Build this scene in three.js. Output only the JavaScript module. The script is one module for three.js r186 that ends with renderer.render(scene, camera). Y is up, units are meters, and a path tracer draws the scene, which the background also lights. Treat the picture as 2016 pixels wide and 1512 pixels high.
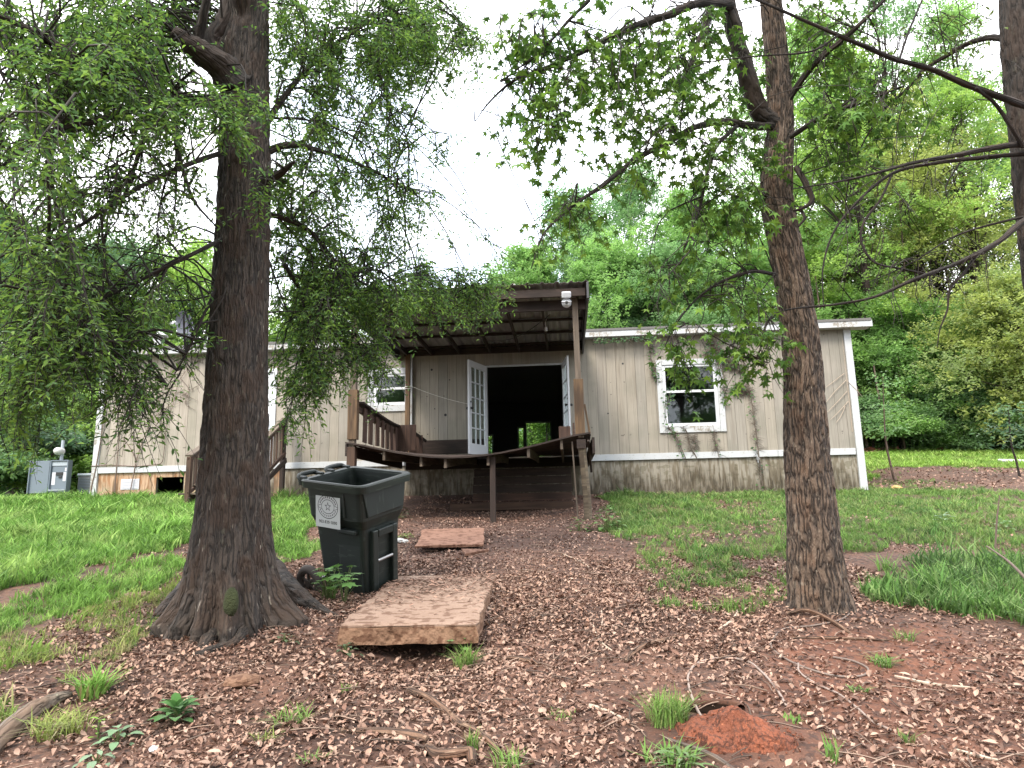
import * as THREE from 'three';
import { mergeGeometries } from 'three/addons/utils/BufferGeometryUtils.js';
import { RoundedBoxGeometry } from 'three/addons/geometries/RoundedBoxGeometry.js';

// ------------------------------------------------------------------ camera, sky, sun, exposure
const scene = new THREE.Scene();
const FOCAL = 1330, CX = 1008, CY = 756;                       // lens, in pixels of a 2016 x 1512 frame
const camera = new THREE.PerspectiveCamera(2 * Math.atan(CY / FOCAL) * 180 / Math.PI, 4 / 3, 0.1, 600);
camera.position.set(0, 1.5, 0);
camera.rotation.set(Math.atan(244 / FOCAL), 0, -0.02, 'XYZ');
camera.updateMatrixWorld(true);
scene.add(camera);

const renderer = new THREE.WebGLRenderer({ antialias: true });
renderer.toneMapping = THREE.LinearToneMapping;
renderer.toneMappingExposure = 3.4;
renderer.shadowMap.enabled = true;

const V = (x, y, z) => new THREE.Vector3(x, y, z);
function rng(seed) { let a = seed >>> 0; return () => { a = (a + 0x6d2b79f5) | 0; let t = Math.imul(a ^ (a >>> 15), 1 | a); t = (t + Math.imul(t ^ (t >>> 7), 61 | t)) ^ t; return ((t ^ (t >>> 14)) >>> 0) / 4294967296; }; }
const clamp = (x, a = 0, b = 1) => Math.min(b, Math.max(a, x)), lerp = (a, b, t) => a + (b - a) * t;
const smooth = (a, b, x) => { const t = clamp((x - a) / (b - a)); return t * t * (3 - 2 * t); };
const hash2 = (i, j, s) => { let h = Math.imul(i, 374761393) ^ Math.imul(j, 668265263) ^ Math.imul(s, 2147483647 ^ 0x5bd1e995); h = Math.imul(h ^ (h >>> 13), 1274126177); return ((h ^ (h >>> 16)) >>> 0) / 4294967296; };
function noise(x, y, s = 0, px = 0, py = 0) {                  // value noise 0..1, tiles when px, py are given
  const i = Math.floor(x), j = Math.floor(y), fx = x - i, fy = y - j, u = fx * fx * (3 - 2 * fx), v = fy * fy * (3 - 2 * fy);
  const w = (k, p) => (p ? ((k % p) + p) % p : k), i0 = w(i, px), i1 = w(i + 1, px), j0 = w(j, py), j1 = w(j + 1, py);
  return lerp(lerp(hash2(i0, j0, s), hash2(i1, j0, s), u), lerp(hash2(i0, j1, s), hash2(i1, j1, s), u), v);
}
function fbm(x, y, oct = 4, s = 0, px = 0, py = 0) { let a = 0.5, t = 0, n = 0; for (let k = 0; k < oct; k++) { t += a * noise(x, y, s + k, px, py); n += a; a *= 0.5; x *= 2; y *= 2; px *= 2; py *= 2; } return t / n; }

{ // overcast sky: white cloud cover with thinner, bluer patches; a little brighter overhead
  const W = 1024, H = 512, d = new Float32Array(W * H * 4);
  for (let r = 0; r < H; r++) for (let c = 0; c < W; c++) {
    const el = ((r + 0.5) / H - 0.5) * Math.PI, up = Math.max(0, Math.sin(el)), k = (r * W + c) * 4;
    const thin = smooth(0.42, 0.75, fbm(c / W * 14, (r / H) * 12, 5, 7, 14, 0));
    const b = el > 0 ? 0.9 + 0.45 * up : 0.25;
    d[k] = b * lerp(1, 0.72, thin); d[k + 1] = b * lerp(1, 0.82, thin); d[k + 2] = b * lerp(1.02, 0.98, thin); d[k + 3] = 1;
  }
  const t = new THREE.DataTexture(d, W, H, THREE.RGBAFormat, THREE.FloatType);
  t.mapping = THREE.EquirectangularReflectionMapping; t.magFilter = THREE.LinearFilter; t.needsUpdate = true;
  scene.background = t; scene.environment = t;
}
const sun = new THREE.DirectionalLight(0xfff4e4, 1.5);
sun.position.set(-12, 30, 12); sun.target.position.set(0, 1.5, -9);
sun.castShadow = true; sun.shadow.radius = 34; sun.shadow.mapSize.set(2048, 2048);
Object.assign(sun.shadow.camera, { left: -30, right: 30, top: 30, bottom: -30, near: 1, far: 120 });
scene.add(sun, sun.target);


// ------------------------------------------------------------------ measuring helpers
function rayTo(x, y) { return V((x - CX) / FOCAL, -(y - CY) / FOCAL, -1).applyQuaternion(camera.quaternion); }
function at(x, y, depth) { const d = rayTo(x, y); return camera.position.clone().addScaledVector(d, depth / -d.z); }   // depth: metres in front of the camera, level
const YAW = 4.5 * Math.PI / 180, HU = V(Math.cos(YAW), 0, Math.sin(YAW)), HN = V(-Math.sin(YAW), 0, Math.cos(YAW)), HO = V(-0.781, 0, -14.3);
function onWall(x, y, off = 0) { const d = rayTo(x, y), t = HO.clone().addScaledVector(HN, off).sub(camera.position).dot(HN) / d.dot(HN), p = camera.position.clone().addScaledVector(d, t); return V(p.clone().sub(HO).dot(HU), p.y, off); }  // house axes: along the front, up, out
function houseToWorld(u, y, off) { return V(HO.x, y, HO.z).addScaledVector(HU, u).addScaledVector(HN, off); }

// ------------------------------------------------------------------ ground
const dips = [[-0.75, -4.72, -0.13, 0.45], [-2.05, -5.0, 0.07, 0.9], [2.3, -5.35, 0.05, 0.6], [0.93, -3.45, 0.02, 0.4], [-1.0, -9.1, 0.03, 0.6], [-0.2, -12.2, -0.08, 1.6]];
function H(x, z) {
  const d = -z, raw = d < 27 ? 0.125 * d : 3.375 + 0.05 * Math.min(d - 27, 60), flat = (d < 14.7 ? 0.125 * d : 1.8375) + 0.06 * Math.max(0, Math.min(d - 27, 40)) * smooth(-11, -6, x);
  let y = lerp(flat, raw, smooth(8.1, 10.2, x));
  if (d < 0) y = Math.max(-1.4, 0.125 * d);
  const near = smooth(60, 20, Math.hypot(x, d - 5));
  y += ((fbm(x * 0.7 + 40, z * 0.7 + 40, 3, 3) - 0.5) * 0.09 + (fbm(x * 3.1, z * 3.1, 3, 9) - 0.5) * 0.035) * near;
  for (const [a, b, h, r] of dips) { const q = ((x - a) ** 2 + (z - b) ** 2) / (r * r); if (q < 6) y += h * Math.exp(-q); }
  return y;
}
function gp(x, y) { const d = rayTo(x, y); let t = 1; while (t < 60) { const p = camera.position.clone().addScaledVector(d, t); if (p.y < H(p.x, p.z)) { let lo = t - 0.05, hi = t; for (let k = 0; k < 12; k++) { const m = (lo + hi) / 2, q = camera.position.clone().addScaledVector(d, m); if (q.y < H(q.x, q.z)) hi = m; else lo = m; } const q = camera.position.clone().addScaledVector(d, hi); q.y = H(q.x, q.z); return q; } t += 0.05; } return camera.position.clone().addScaledVector(d, 40); }
const gpoly = (pts) => pts.map(([x, y]) => { const p = gp(x, y); return [p.x, p.z]; });
function inPoly(poly, x, z) { let c = false; for (let i = 0, j = poly.length - 1; i < poly.length; j = i++) { const [xi, zi] = poly[i], [xj, zj] = poly[j]; if (zi > z !== zj > z && x < (xj - xi) * (z - zi) / (zj - zi) + xi) c = !c; } return c; }

// ------------------------------------------------------------------ textures and materials
function tex(w, h, fn, { srgb = true, rep = [1, 1] } = {}) {
  const a = new Uint8Array(w * h * 4);
  for (let j = 0; j < h; j++) for (let i = 0; i < w; i++) { const c = fn((i + 0.5) / w, (j + 0.5) / h), k = (j * w + i) * 4; for (let q = 0; q < 3; q++) a[k + q] = clamp(typeof c === 'number' ? c : c[q]) * 255; a[k + 3] = 255; }
  const t = new THREE.DataTexture(a, w, h); t.wrapS = t.wrapT = THREE.RepeatWrapping; t.magFilter = THREE.LinearFilter; t.minFilter = THREE.LinearMipmapLinearFilter; if (srgb) t.colorSpace = THREE.SRGBColorSpace; t.repeat.set(...rep); t.needsUpdate = true; return t;
}
const mix3 = (a, b, t) => [lerp(a[0], b[0], t), lerp(a[1], b[1], t), lerp(a[2], b[2], t)];
const lin = (r, g, b) => new THREE.Color().setRGB(r, g, b);
const std = (o) => new THREE.MeshStandardMaterial({ roughness: 0.9, ...o });
const leafMat = (c, through = 0.4) => new THREE.MeshPhysicalMaterial({ color: c, roughness: 1, transmission: through, thickness: 0, side: THREE.DoubleSide, specularIntensity: 0.35 });

const bark = (sx, sy) => (u, v) => { // furrowed bark height 0..1, tiles
  const wob = fbm(u * 8, v * 6, 3, 21, 8, 6) - 0.5;
  const a = 1 - Math.abs(2 * fbm(u * sx + wob * 0.9, v * sy, 3, 31, sx, sy) - 1) * 1.9;
  return clamp(1 - Math.pow(clamp(a), 2.2) * 0.95) * 0.75 + 0.25 * fbm(u * 64, v * 48, 3, 5, 64, 48);
};
const barkA = bark(20, 5), barkB = bark(15, 5);
const T = {
  barkOakBump: tex(512, 512, (u, v) => barkA(u, v), { srgb: false }),
  barkOak: tex(512, 512, (u, v) => { const h = barkA(u, v), l = smooth(0.72, 0.8, fbm(u * 10, v * 10, 4, 77, 10, 10)), g = fbm(u * 4, v * 4, 3, 51, 4, 4), fleck = smooth(0.8, 0.86, noise(u * 44, v * 12, 90, 44, 12)) * smooth(0.56, 0.66, fbm(u * 4, v * 4, 2, 12, 4, 4)); let c = mix3([0.115, 0.1, 0.09], [0.315, 0.28, 0.255], h); c = mix3(c, [0.27, 0.21, 0.17], smooth(0.45, 0.7, g) * 0.7); c = mix3(c, [0.42, 0.43, 0.38], l * 0.45); return mix3(c, [0.72, 0.7, 0.66], fleck * 0.75); }),
  barkGumBump: tex(512, 512, (u, v) => barkB(u, v), { srgb: false }),
  barkGum: tex(512, 512, (u, v) => { const h = barkB(u, v), g = fbm(u * 4, v * 4, 3, 52, 4, 4); let c = mix3([0.12, 0.095, 0.08], [0.45, 0.385, 0.335], Math.pow(h, 1.15)); c = mix3(c, [0.4, 0.3, 0.23], smooth(0.45, 0.7, g) * 0.5); return mix3(c, [0.6, 0.57, 0.52], smooth(0.7, 0.78, fbm(u * 14, v * 14, 3, 8, 14, 14)) * 0.4); }),
  soil: tex(1024, 1024, (u, v) => { const a = fbm(u * 6, v * 6, 5, 1, 6, 6), b = fbm(u * 60, v * 60, 3, 14, 60, 60), c = noise(u * 180, v * 180, 4, 180, 180); let k = mix3([0.28, 0.195, 0.155], [0.42, 0.3, 0.24], a); k = mix3(k, [0.2, 0.15, 0.13], smooth(0.5, 0.72, b) * 0.7); return mix3(k, [0.58, 0.46, 0.38], smooth(0.8, 0.95, c) * 0.5); }),
  soilBump: tex(512, 512, (u, v) => fbm(u * 40, v * 40, 4, 14, 40, 40), { srgb: false }),
  siding: tex(1024, 512, (u, v) => { const g = fbm(u * 260, v * 6, 3, 2, 260, 6), m = fbm(u * 5, v * 4, 5, 17, 5, 4), s = fbm(u * 40, v * 3, 4, 19, 40, 3), sp = smooth(0.84, 0.88, fbm(u * 30, v * 30, 3, 23, 30, 30)); let c = mix3([0.62, 0.585, 0.53], [0.74, 0.705, 0.645], g); c = mix3(c, [0.57, 0.55, 0.49], smooth(0.5, 0.75, m) * 0.45); c = mix3(c, [0.53, 0.48, 0.42], smooth(0.62, 0.82, s) * 0.3); return mix3(c, [0.3, 0.27, 0.24], sp * 0.5); }),
  sidingBump: tex(1024, 256, (u, v) => fbm(u * 260, v * 6, 3, 2, 260, 6), { srgb: false }),
  skirt: tex(1024, 256, (u, v) => { const st = fbm(u * 90, v * 3, 4, 61, 90, 0), big = fbm(u * 7, v * 2, 3, 62, 7, 0), e = 0.24 + 0.75 * (big - 0.35) + 0.55 * (st - 0.5); const mold = smooth(e + 0.42, e - 0.3, v) * (0.45 + 0.55 * smooth(0.36, 0.6, fbm(u * 150, v * 4, 3, 69, 150, 0))); let c = mix3([0.585, 0.555, 0.5], [0.68, 0.645, 0.585], fbm(u * 200, v * 6, 2, 3, 200, 0)); c = mix3(c, [0.42, 0.37, 0.29], smooth(0.46, 0.66, st) * 0.6); c = mix3(c, [0.3, 0.28, 0.19], smooth(0.6, 0.72, fbm(u * 26, v * 8, 4, 64, 26, 0)) * 0.3); return mix3(c, mix3([0.17, 0.15, 0.105], [0.36, 0.31, 0.23], fbm(u * 140, v * 20, 3, 66, 140, 0)), mold * 0.85); }),
  skirtTan: tex(1024, 256, (u, v) => { const st = fbm(u * 80, v * 3, 4, 71, 80, 0), m = fbm(u * 9, v * 3, 4, 72, 9, 0); let c = mix3([0.66, 0.53, 0.41], [0.78, 0.67, 0.56], fbm(u * 200, v * 6, 2, 3, 200, 0)); c = mix3(c, [0.54, 0.36, 0.22], smooth(0.48, 0.7, st) * 0.6); c = mix3(c, [0.66, 0.62, 0.53], smooth(0.52, 0.7, m) * 0.5); return mix3(c, [0.3, 0.24, 0.17], smooth(0.6, 0.75, fbm(u * 60, v * 2, 3, 75, 60, 0)) * 0.5); }),
  wood: tex(512, 512, (u, v) => { const g = fbm(u * 3, v * 60, 4, 41, 3, 60), l = fbm(u * 2, v * 14, 3, 44, 2, 14); return mix3(mix3([0.55, 0.55, 0.55], [1, 1, 1], g), [0.45, 0.42, 0.4], smooth(0.5, 0.75, l) * 0.6); }),
  white: tex(512, 512, (u, v) => { const m = fbm(u * 6, v * 6, 5, 81, 6, 6), d = fbm(u * 40, v * 40, 3, 82, 40, 40); let c = mix3([0.86, 0.87, 0.87], [0.8, 0.79, 0.76], m); c = mix3(c, [0.58, 0.53, 0.46], smooth(0.56, 0.72, m) * smooth(0.35, 0.6, d) * 0.75); return mix3(c, [0.3, 0.27, 0.22], smooth(0.74, 0.8, d) * 0.3); }),
  slab: tex(1024, 1024, (u, v) => { const a = fbm(u * 9, v * 9, 5, 91, 9, 9), b = fbm(u * 26, v * 34, 4, 92, 26, 34), s = noise(u * 300, v * 300, 93, 300, 300); let c = mix3([0.72, 0.595, 0.515], [0.82, 0.7, 0.62], a); c = mix3(c, [0.5, 0.36, 0.28], smooth(0.54, 0.7, b) * 0.7); return mix3(c, [0.48, 0.38, 0.33], smooth(0.82, 0.95, s) * 0.5); }),
  slabBump: tex(512, 512, (u, v) => fbm(u * 60, v * 60, 3, 95, 60, 60), { srgb: false }),
  plastic: tex(512, 512, (u, v) => { const a = fbm(u * 8, v * 5, 4, 101, 8, 5), s = smooth(0.68, 0.76, fbm(u * 50, v * 8, 3, 102, 50, 8)); return mix3(mix3([0.05, 0.085, 0.075], [0.085, 0.125, 0.112], a), [0.3, 0.32, 0.29], s * 0.35); }),
  bark2: null,
};
const M = {
  oakBark: std({ map: T.barkOak, bumpMap: T.barkOakBump, bumpScale: 0.02, color: lin(0.84, 0.8, 0.76) }), oakRoot: std({ map: T.barkOak, bumpMap: T.barkOakBump, bumpScale: 0.012, color: lin(0.75, 0.7, 0.64) }),
  gumBark: std({ map: T.barkGum, bumpMap: T.barkGumBump, bumpScale: 0.025, color: lin(0.95, 0.93, 0.9) }),
  darkBark: std({ map: T.barkOak, bumpMap: T.barkOakBump, bumpScale: 0.01, color: lin(0.55, 0.52, 0.5) }),
  paleBark: std({ map: T.barkGum, color: lin(0.95, 0.93, 0.9) }),
  twig: std({ color: lin(0.032, 0.026, 0.022) }),
  deadTwig: std({ color: lin(0.12, 0.095, 0.075) }),
  root: std({ map: T.barkGum, bumpMap: T.barkGumBump, bumpScale: 0.005, color: lin(1.25, 1.0, 0.84) }),
  siding: std({ map: T.siding, bumpMap: T.sidingBump, bumpScale: 0.0012, roughness: 0.85, color: lin(0.6, 0.61, 0.63) }),
  sidingB: std({ map: T.siding, bumpMap: T.sidingBump, bumpScale: 0.0012, roughness: 0.85, color: lin(0.565, 0.58, 0.605) }),
  sidingC: std({ map: T.siding, bumpMap: T.sidingBump, bumpScale: 0.0012, roughness: 0.85, color: lin(0.62, 0.625, 0.63) }),
  sidingLit: std({ map: T.siding, bumpMap: T.sidingBump, bumpScale: 0.0012, roughness: 0.85, color: lin(0.72, 0.715, 0.74) }),  // same siding, paler: unshaded open-sky light at the left put into colour
  backing: std({ color: lin(0.14, 0.13, 0.115) }),
  skirt: std({ map: T.skirt, color: lin(0.66, 0.67, 0.68) }), skirtTan: std({ map: T.skirtTan, color: lin(0.8, 0.8, 0.82) }),
  whitePaint: std({ map: T.white, roughness: 0.6, color: lin(0.62, 0.64, 0.68) }),
  cleanWhite: std({ color: lin(0.55, 0.57, 0.6), roughness: 0.45 }),
  glass: new THREE.MeshPhysicalMaterial({ color: lin(0.8, 0.86, 0.85), transmission: 1, thickness: 0, roughness: 0.02, side: THREE.DoubleSide }),
  wood: std({ map: T.wood, color: lin(0.1, 0.055, 0.034), roughness: 0.85 }),
  woodDark: std({ map: T.wood, color: lin(0.05, 0.031, 0.023), roughness: 0.85 }),
  woodTan: std({ map: T.wood, color: lin(0.17, 0.1, 0.048), roughness: 0.8 }),
  woodGrey: std({ map: T.wood, color: lin(0.18, 0.14, 0.105), roughness: 0.9 }),
  woodRed: std({ map: T.wood, color: lin(0.095, 0.05, 0.034), roughness: 0.85 }),
  roofSteel: std({ color: lin(0.3, 0.285, 0.29), metalness: 0.1, roughness: 0.55 }),
  roofEdge: std({ color: lin(0.05, 0.05, 0.055), roughness: 0.5 }),
  interior: std({ color: lin(0.2, 0.2, 0.21) }), interiorFloor: std({ color: lin(0.13, 0.1, 0.075) }),
  shingle: std({ color: lin(0.12, 0.115, 0.11) }),
  black: std({ color: lin(0.012, 0.012, 0.012), roughness: 0.6 }),
  steel: std({ color: lin(0.3, 0.3, 0.3), metalness: 0.8, roughness: 0.4 }),
  boxGrey: std({ color: lin(0.12, 0.15, 0.18), roughness: 0.5 }), boxGreyLight: std({ color: lin(0.3, 0.34, 0.38), roughness: 0.5 }),
  dishGrey: std({ color: lin(0.14, 0.15, 0.19), roughness: 0.5 }),
  paper: std({ color: lin(0.48, 0.48, 0.52), roughness: 0.8 }),
  slab: std({ map: T.slab, bumpMap: T.slabBump, bumpScale: 0.006, color: lin(0.44, 0.43, 0.42) }),
  slabSide: std({ map: T.slab, bumpMap: T.slabBump, bumpScale: 0.012, color: lin(0.38, 0.32, 0.26) }),
  plastic: std({ map: T.plastic, roughness: 0.55 }),
  plasticRim: std({ map: T.plastic, roughness: 0.5, color: lin(1.3, 1.28, 1.22) }),
  tyre: std({ color: lin(0.06, 0.048, 0.042), roughness: 0.85 }),
  rope: std({ color: lin(0.5, 0.48, 0.43) }), cable: std({ color: lin(0.26, 0.2, 0.17), roughness: 0.6 }), cableB: std({ color: lin(0.16, 0.12, 0.1), roughness: 0.6 }),
  stick: std({ color: lin(0.4, 0.32, 0.25) }), stickDark: std({ color: lin(0.14, 0.1, 0.08) }),
  redDirt: std({ map: T.soil, bumpMap: T.soilBump, bumpScale: 0.02, color: lin(1.65, 0.98, 0.68) }),
  stone: std({ map: T.slab, bumpMap: T.slabBump, bumpScale: 0.01, color: lin(0.4, 0.38, 0.36) }),
  bottleWhite: std({ color: lin(0.5, 0.5, 0.49), roughness: 0.4 }),
};

// ------------------------------------------------------------------ building helpers
const counts = {};
function numbered(n) { const k = counts[n] = (counts[n] ?? 0) + 1; return k === 1 ? n : n + '_' + String(k - 1).padStart(3, '0'); }
function shade(o) { o.castShadow = o.receiveShadow = true; return o; }
function tag(o, label, category, group, kind) { if (label) o.userData.label = label; if (category) o.userData.category = category; if (group) o.userData.group = group; if (kind) o.userData.kind = kind; return o; }
function thing(name, pos, label, category, group) { const g = new THREE.Group(); g.name = numbered(name); g.position.copy(pos); scene.add(g); return tag(g, label, category, group); }
function part(name, geo, m, parent, label) { const o = shade(new THREE.Mesh(geo, m)); o.name = name; parent.add(o); if (label) o.userData.label = label; return o; }
function solo(name, geo, m, label, category, group, kind) { const o = shade(new THREE.Mesh(geo, m)); o.name = numbered(name); scene.add(o); return tag(o, label, category, group, kind); }
const merge = (a) => mergeGeometries(a.map((g) => { const q = g.index ? g.toNonIndexed() : g; for (const k of Object.keys(q.attributes)) if (!['position', 'normal', 'uv'].includes(k)) q.deleteAttribute(k); return q; }));
function box(x0, x1, y0, y1, z0, z1, uvScale = 1, round = 0) { // box with uv in metres (along the long side)
  const sx = Math.abs(x1 - x0), sy = Math.abs(y1 - y0), sz = Math.abs(z1 - z0), g = round ? new RoundedBoxGeometry(sx, sy, sz, 1, Math.min(round, sx / 2.1, sy / 2.1, sz / 2.1)) : new THREE.BoxGeometry(sx, sy, sz);
  g.translate((x0 + x1) / 2, (y0 + y1) / 2, (z0 + z1) / 2);
  metricUV(g, uvScale, sy > sx && sy > sz ? 'y' : sz > sx ? 'z' : 'x'); return g;
}
function metricUV(g, s = 1, along = 'x') { const p = g.attributes.position, n = g.attributes.normal, uv = new Float32Array(p.count * 2); for (let i = 0; i < p.count; i++) { const x = p.getX(i), y = p.getY(i), z = p.getZ(i), ax = Math.abs(n.getX(i)), ay = Math.abs(n.getY(i)), az = Math.abs(n.getZ(i)); let a, b; if (az >= ax && az >= ay) [a, b] = [x, y]; else if (ax >= ay) [a, b] = [z, y]; else [a, b] = [x, z]; if (along === 'y' || (along === 'z' && ay > ax && ay > az)) [a, b] = [b, a]; uv[i * 2] = a * s; uv[i * 2 + 1] = b * s; } g.setAttribute('uv', new THREE.BufferAttribute(uv, 2)); return g; }
function planarUV(g, sx, sy, ox = 0, oy = 0) { const p = g.attributes.position, uv = new Float32Array(p.count * 2); for (let i = 0; i < p.count; i++) { uv[i * 2] = (p.getX(i) + ox) * sx; uv[i * 2 + 1] = (p.getY(i) + oy) * sy; } g.setAttribute('uv', new THREE.BufferAttribute(uv, 2)); return g; }
function tube(pts, radii, { sides = 8, seg = pts.length * 4, wob = 0, seed = 1, flat = 1, cap = true, vs = 1 } = {}) { // tapered tube along a smooth curve; uv in metres
  const curve = new THREE.CatmullRomCurve3(pts, false, 'centripetal'), pos = [], uv = [], idx = [], r = rng(seed), L = curve.getLength();
  let prev = V(0.3, 0.2, 1).normalize();
  const around = Math.max(1, Math.round(2 * Math.PI * radii[0] * 1.6 / 1));
  for (let i = 0; i <= seg; i++) {
    const t = i / seg, c = curve.getPoint(t), tan = curve.getTangent(t), k = t * (radii.length - 1), i0 = Math.min(radii.length - 2, Math.floor(k)), rad = radii.length === 1 ? radii[0] : lerp(radii[i0], radii[i0 + 1], k - i0);
    const side = prev.clone().addScaledVector(tan, -prev.dot(tan)).normalize(), up = V().crossVectors(tan, side); prev = side;
    for (let j = 0; j <= sides; j++) { const a = (j % sides) / sides * Math.PI * 2, q = rad * (1 + wob * (noise(Math.cos(a) * 1.5 + 5 + i * 0.35, Math.sin(a) * 1.5 + 5 + i * 0.2, seed) - 0.5)); pos.push(c.x + (side.x * Math.cos(a) + up.x * Math.sin(a) * flat) * q, c.y + (side.y * Math.cos(a) + up.y * Math.sin(a) * flat) * q, c.z + (side.z * Math.cos(a) + up.z * Math.sin(a) * flat) * q); uv.push(j / sides * around * 0.5, t * L * vs); }
  }
  for (let i = 0; i < seg; i++) for (let j = 0; j < sides; j++) { const a = i * (sides + 1) + j, b = a + sides + 1; idx.push(a, a + 1, b, a + 1, b + 1, b); }
  if (cap) for (const [ring, c] of [[0, curve.getPoint(0)], [seg, curve.getPoint(1)]]) { const k = pos.length / 3; pos.push(c.x, c.y, c.z); uv.push(0, 0); for (let j = 0; j < sides; j++) { const a = ring * (sides + 1) + j; ring ? idx.push(k, a, a + 1) : idx.push(k, a + 1, a); } }
  const g = new THREE.BufferGeometry(); g.setAttribute('position', new THREE.Float32BufferAttribute(pos, 3)); g.setAttribute('uv', new THREE.Float32BufferAttribute(uv, 2)); g.setIndex(idx); g.computeVertexNormals(); return g;
}
function instances(name, geo, m, list, parent, colors) { // list of Matrix4
  const o = new THREE.InstancedMesh(geo, m, list.length); list.forEach((q, i) => o.setMatrixAt(i, q)); if (colors) colors.forEach((c, i) => o.setColorAt(i, c)); o.name = parent ? name : numbered(name); shade(o); (parent ?? scene).add(o); o.userData.kind = 'stuff'; return o;
}
const _q = new THREE.Quaternion(), _e = new THREE.Euler();
const mat = (p, rx, ry, rz, s) => new THREE.Matrix4().compose(p, new THREE.Quaternion().setFromEuler(new THREE.Euler(rx, ry, rz, 'YXZ')), typeof s === 'number' ? V(s, s, s) : s);
function leafGeo(len, wid, { fold = 0.25, curl = 0.3, prof = [0, 0.8, 1, 0.7, 0], twist = 0 } = {}) { // leaf along +x, top side +y
  const pos = [], idx = [], n = prof.length - 1; let x = 0, y = 0;
  for (let i = 0; i <= n; i++) { const t = i / n, w = prof[i] * wid / 2, tw = twist * (t - 0.3); if (i) { const a = -curl * 2 * (t - 0.25); x += Math.cos(a) * len / n; y += Math.sin(a) * len / n; } pos.push(x, y, 0, x, y + fold * w + tw * w, w, x, y + fold * w - tw * w, -w); }
  for (let i = 0; i < n; i++) { const a = i * 3, b = a + 3; if (i === 0) idx.push(a, b + 1, b, a, b, b + 2); else if (i === n - 1) idx.push(a, a + 1, b, a, b, a + 2); else idx.push(a, a + 1, b, a + 1, b + 1, b, a, b, a + 2, a + 2, b, b + 2); }
  const g = new THREE.BufferGeometry(); g.setAttribute('position', new THREE.Float32BufferAttribute(pos, 3)); g.setIndex(idx); g.computeVertexNormals(); return g;
}
function starLeafGeo(R, lobes = [0, 1.05, -1.05, 2.1, -2.1], lens = [1, 0.92, 0.92, 0.68, 0.68], valley = 0.36, droop = 0.22) { // lobed leaf, stalk end at the origin, main lobe towards +x
  const order = lobes.map((a, i) => [a, lens[i]]).sort((p, q) => p[0] - q[0]), out = [[Math.PI * -0.93, 0.16]];
  order.forEach(([a, l], i) => { out.push([a, l]); if (i < order.length - 1) out.push([(a + order[i + 1][0]) / 2, valley]); }); out.push([Math.PI * 0.93, 0.16]);
  const pos = [0.15 * R, 0, 0], idx = []; for (const [a, l] of out) pos.push(0.15 * R + Math.cos(a) * l * R, -droop * l * l * R + (l < 0.5 ? 0.05 * R : 0), Math.sin(a) * l * R);
  for (let i = 1; i < out.length; i++) idx.push(0, i + 1, i);
  pos.push(0, 0, 0.006, 0, 0, -0.006); const k = out.length + 1; pos.push(-0.35 * R, 0.12 * R, 0); idx.push(0, k, k + 2, 0, k + 2, k + 1);
  const g = new THREE.BufferGeometry(); g.setAttribute('position', new THREE.Float32BufferAttribute(pos, 3)); g.setIndex(idx); g.computeVertexNormals(); return g;
}
// ------------------------------------------------------------------ ground sheet
const lawnFar = gpoly([[-260, 996], [0, 990], [170, 988], [395, 984], [398, 1050], [330, 1088], [150, 1128], [0, 1168], [-200, 1215]]);
const lawnNear = gpoly([[-150, 1260], [0, 1200], [90, 1155], [340, 1098], [378, 1108], [265, 1180], [90, 1222], [0, 1250], [-120, 1300]]);
const yellowWeeds = gpoly([[-60, 1250], [0, 1246], [250, 1186], [345, 1150], [350, 1200], [300, 1245], [200, 1310], [60, 1390], [-60, 1430]]);
const cornerWeeds = gpoly([[-60, 1290], [0, 1300], [200, 1300], [260, 1325], [130, 1370], [60, 1400], [0, 1440], [-80, 1460]]);
const lawnMid = gpoly([[526, 985], [604, 985], [616, 1098], [560, 1115], [530, 1080]]);
const lawnRight = gpoly([[1170, 978], [1700, 958], [1716, 966], [2016, 968], [2200, 970], [2200, 1110], [2016, 1095], [1720, 1070], [1640, 1112], [1540, 1110], [1350, 1062], [1215, 1050]]);
const darkClump = gpoly([[1715, 1135], [1850, 1098], [2016, 1112], [2160, 1120], [2160, 1260], [2016, 1238], [1850, 1215], [1730, 1190]]);
const thinWeeds = gpoly([[1180, 1050], [1290, 1060], [1545, 1050], [1540, 1190], [1430, 1215], [1300, 1195], [1250, 1110]]);
const mulchBed = gpoly([[1714, 962], [1714, 930], [1830, 918], [2016, 922], [2200, 924], [2200, 968], [2016, 968]]);
const bareUnderDeck = [[-2.5, -10.0], [1.6, -10.0], [1.6, -14.3], [-2.5, -14.3]];
function warp(x, z) { return [x + (fbm(x * 1.7, z * 1.7, 3, 71) - 0.5) * 0.7, z + (fbm(x * 1.7 + 9, z * 1.7 + 5, 3, 72) - 0.5) * 0.9]; }
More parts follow.
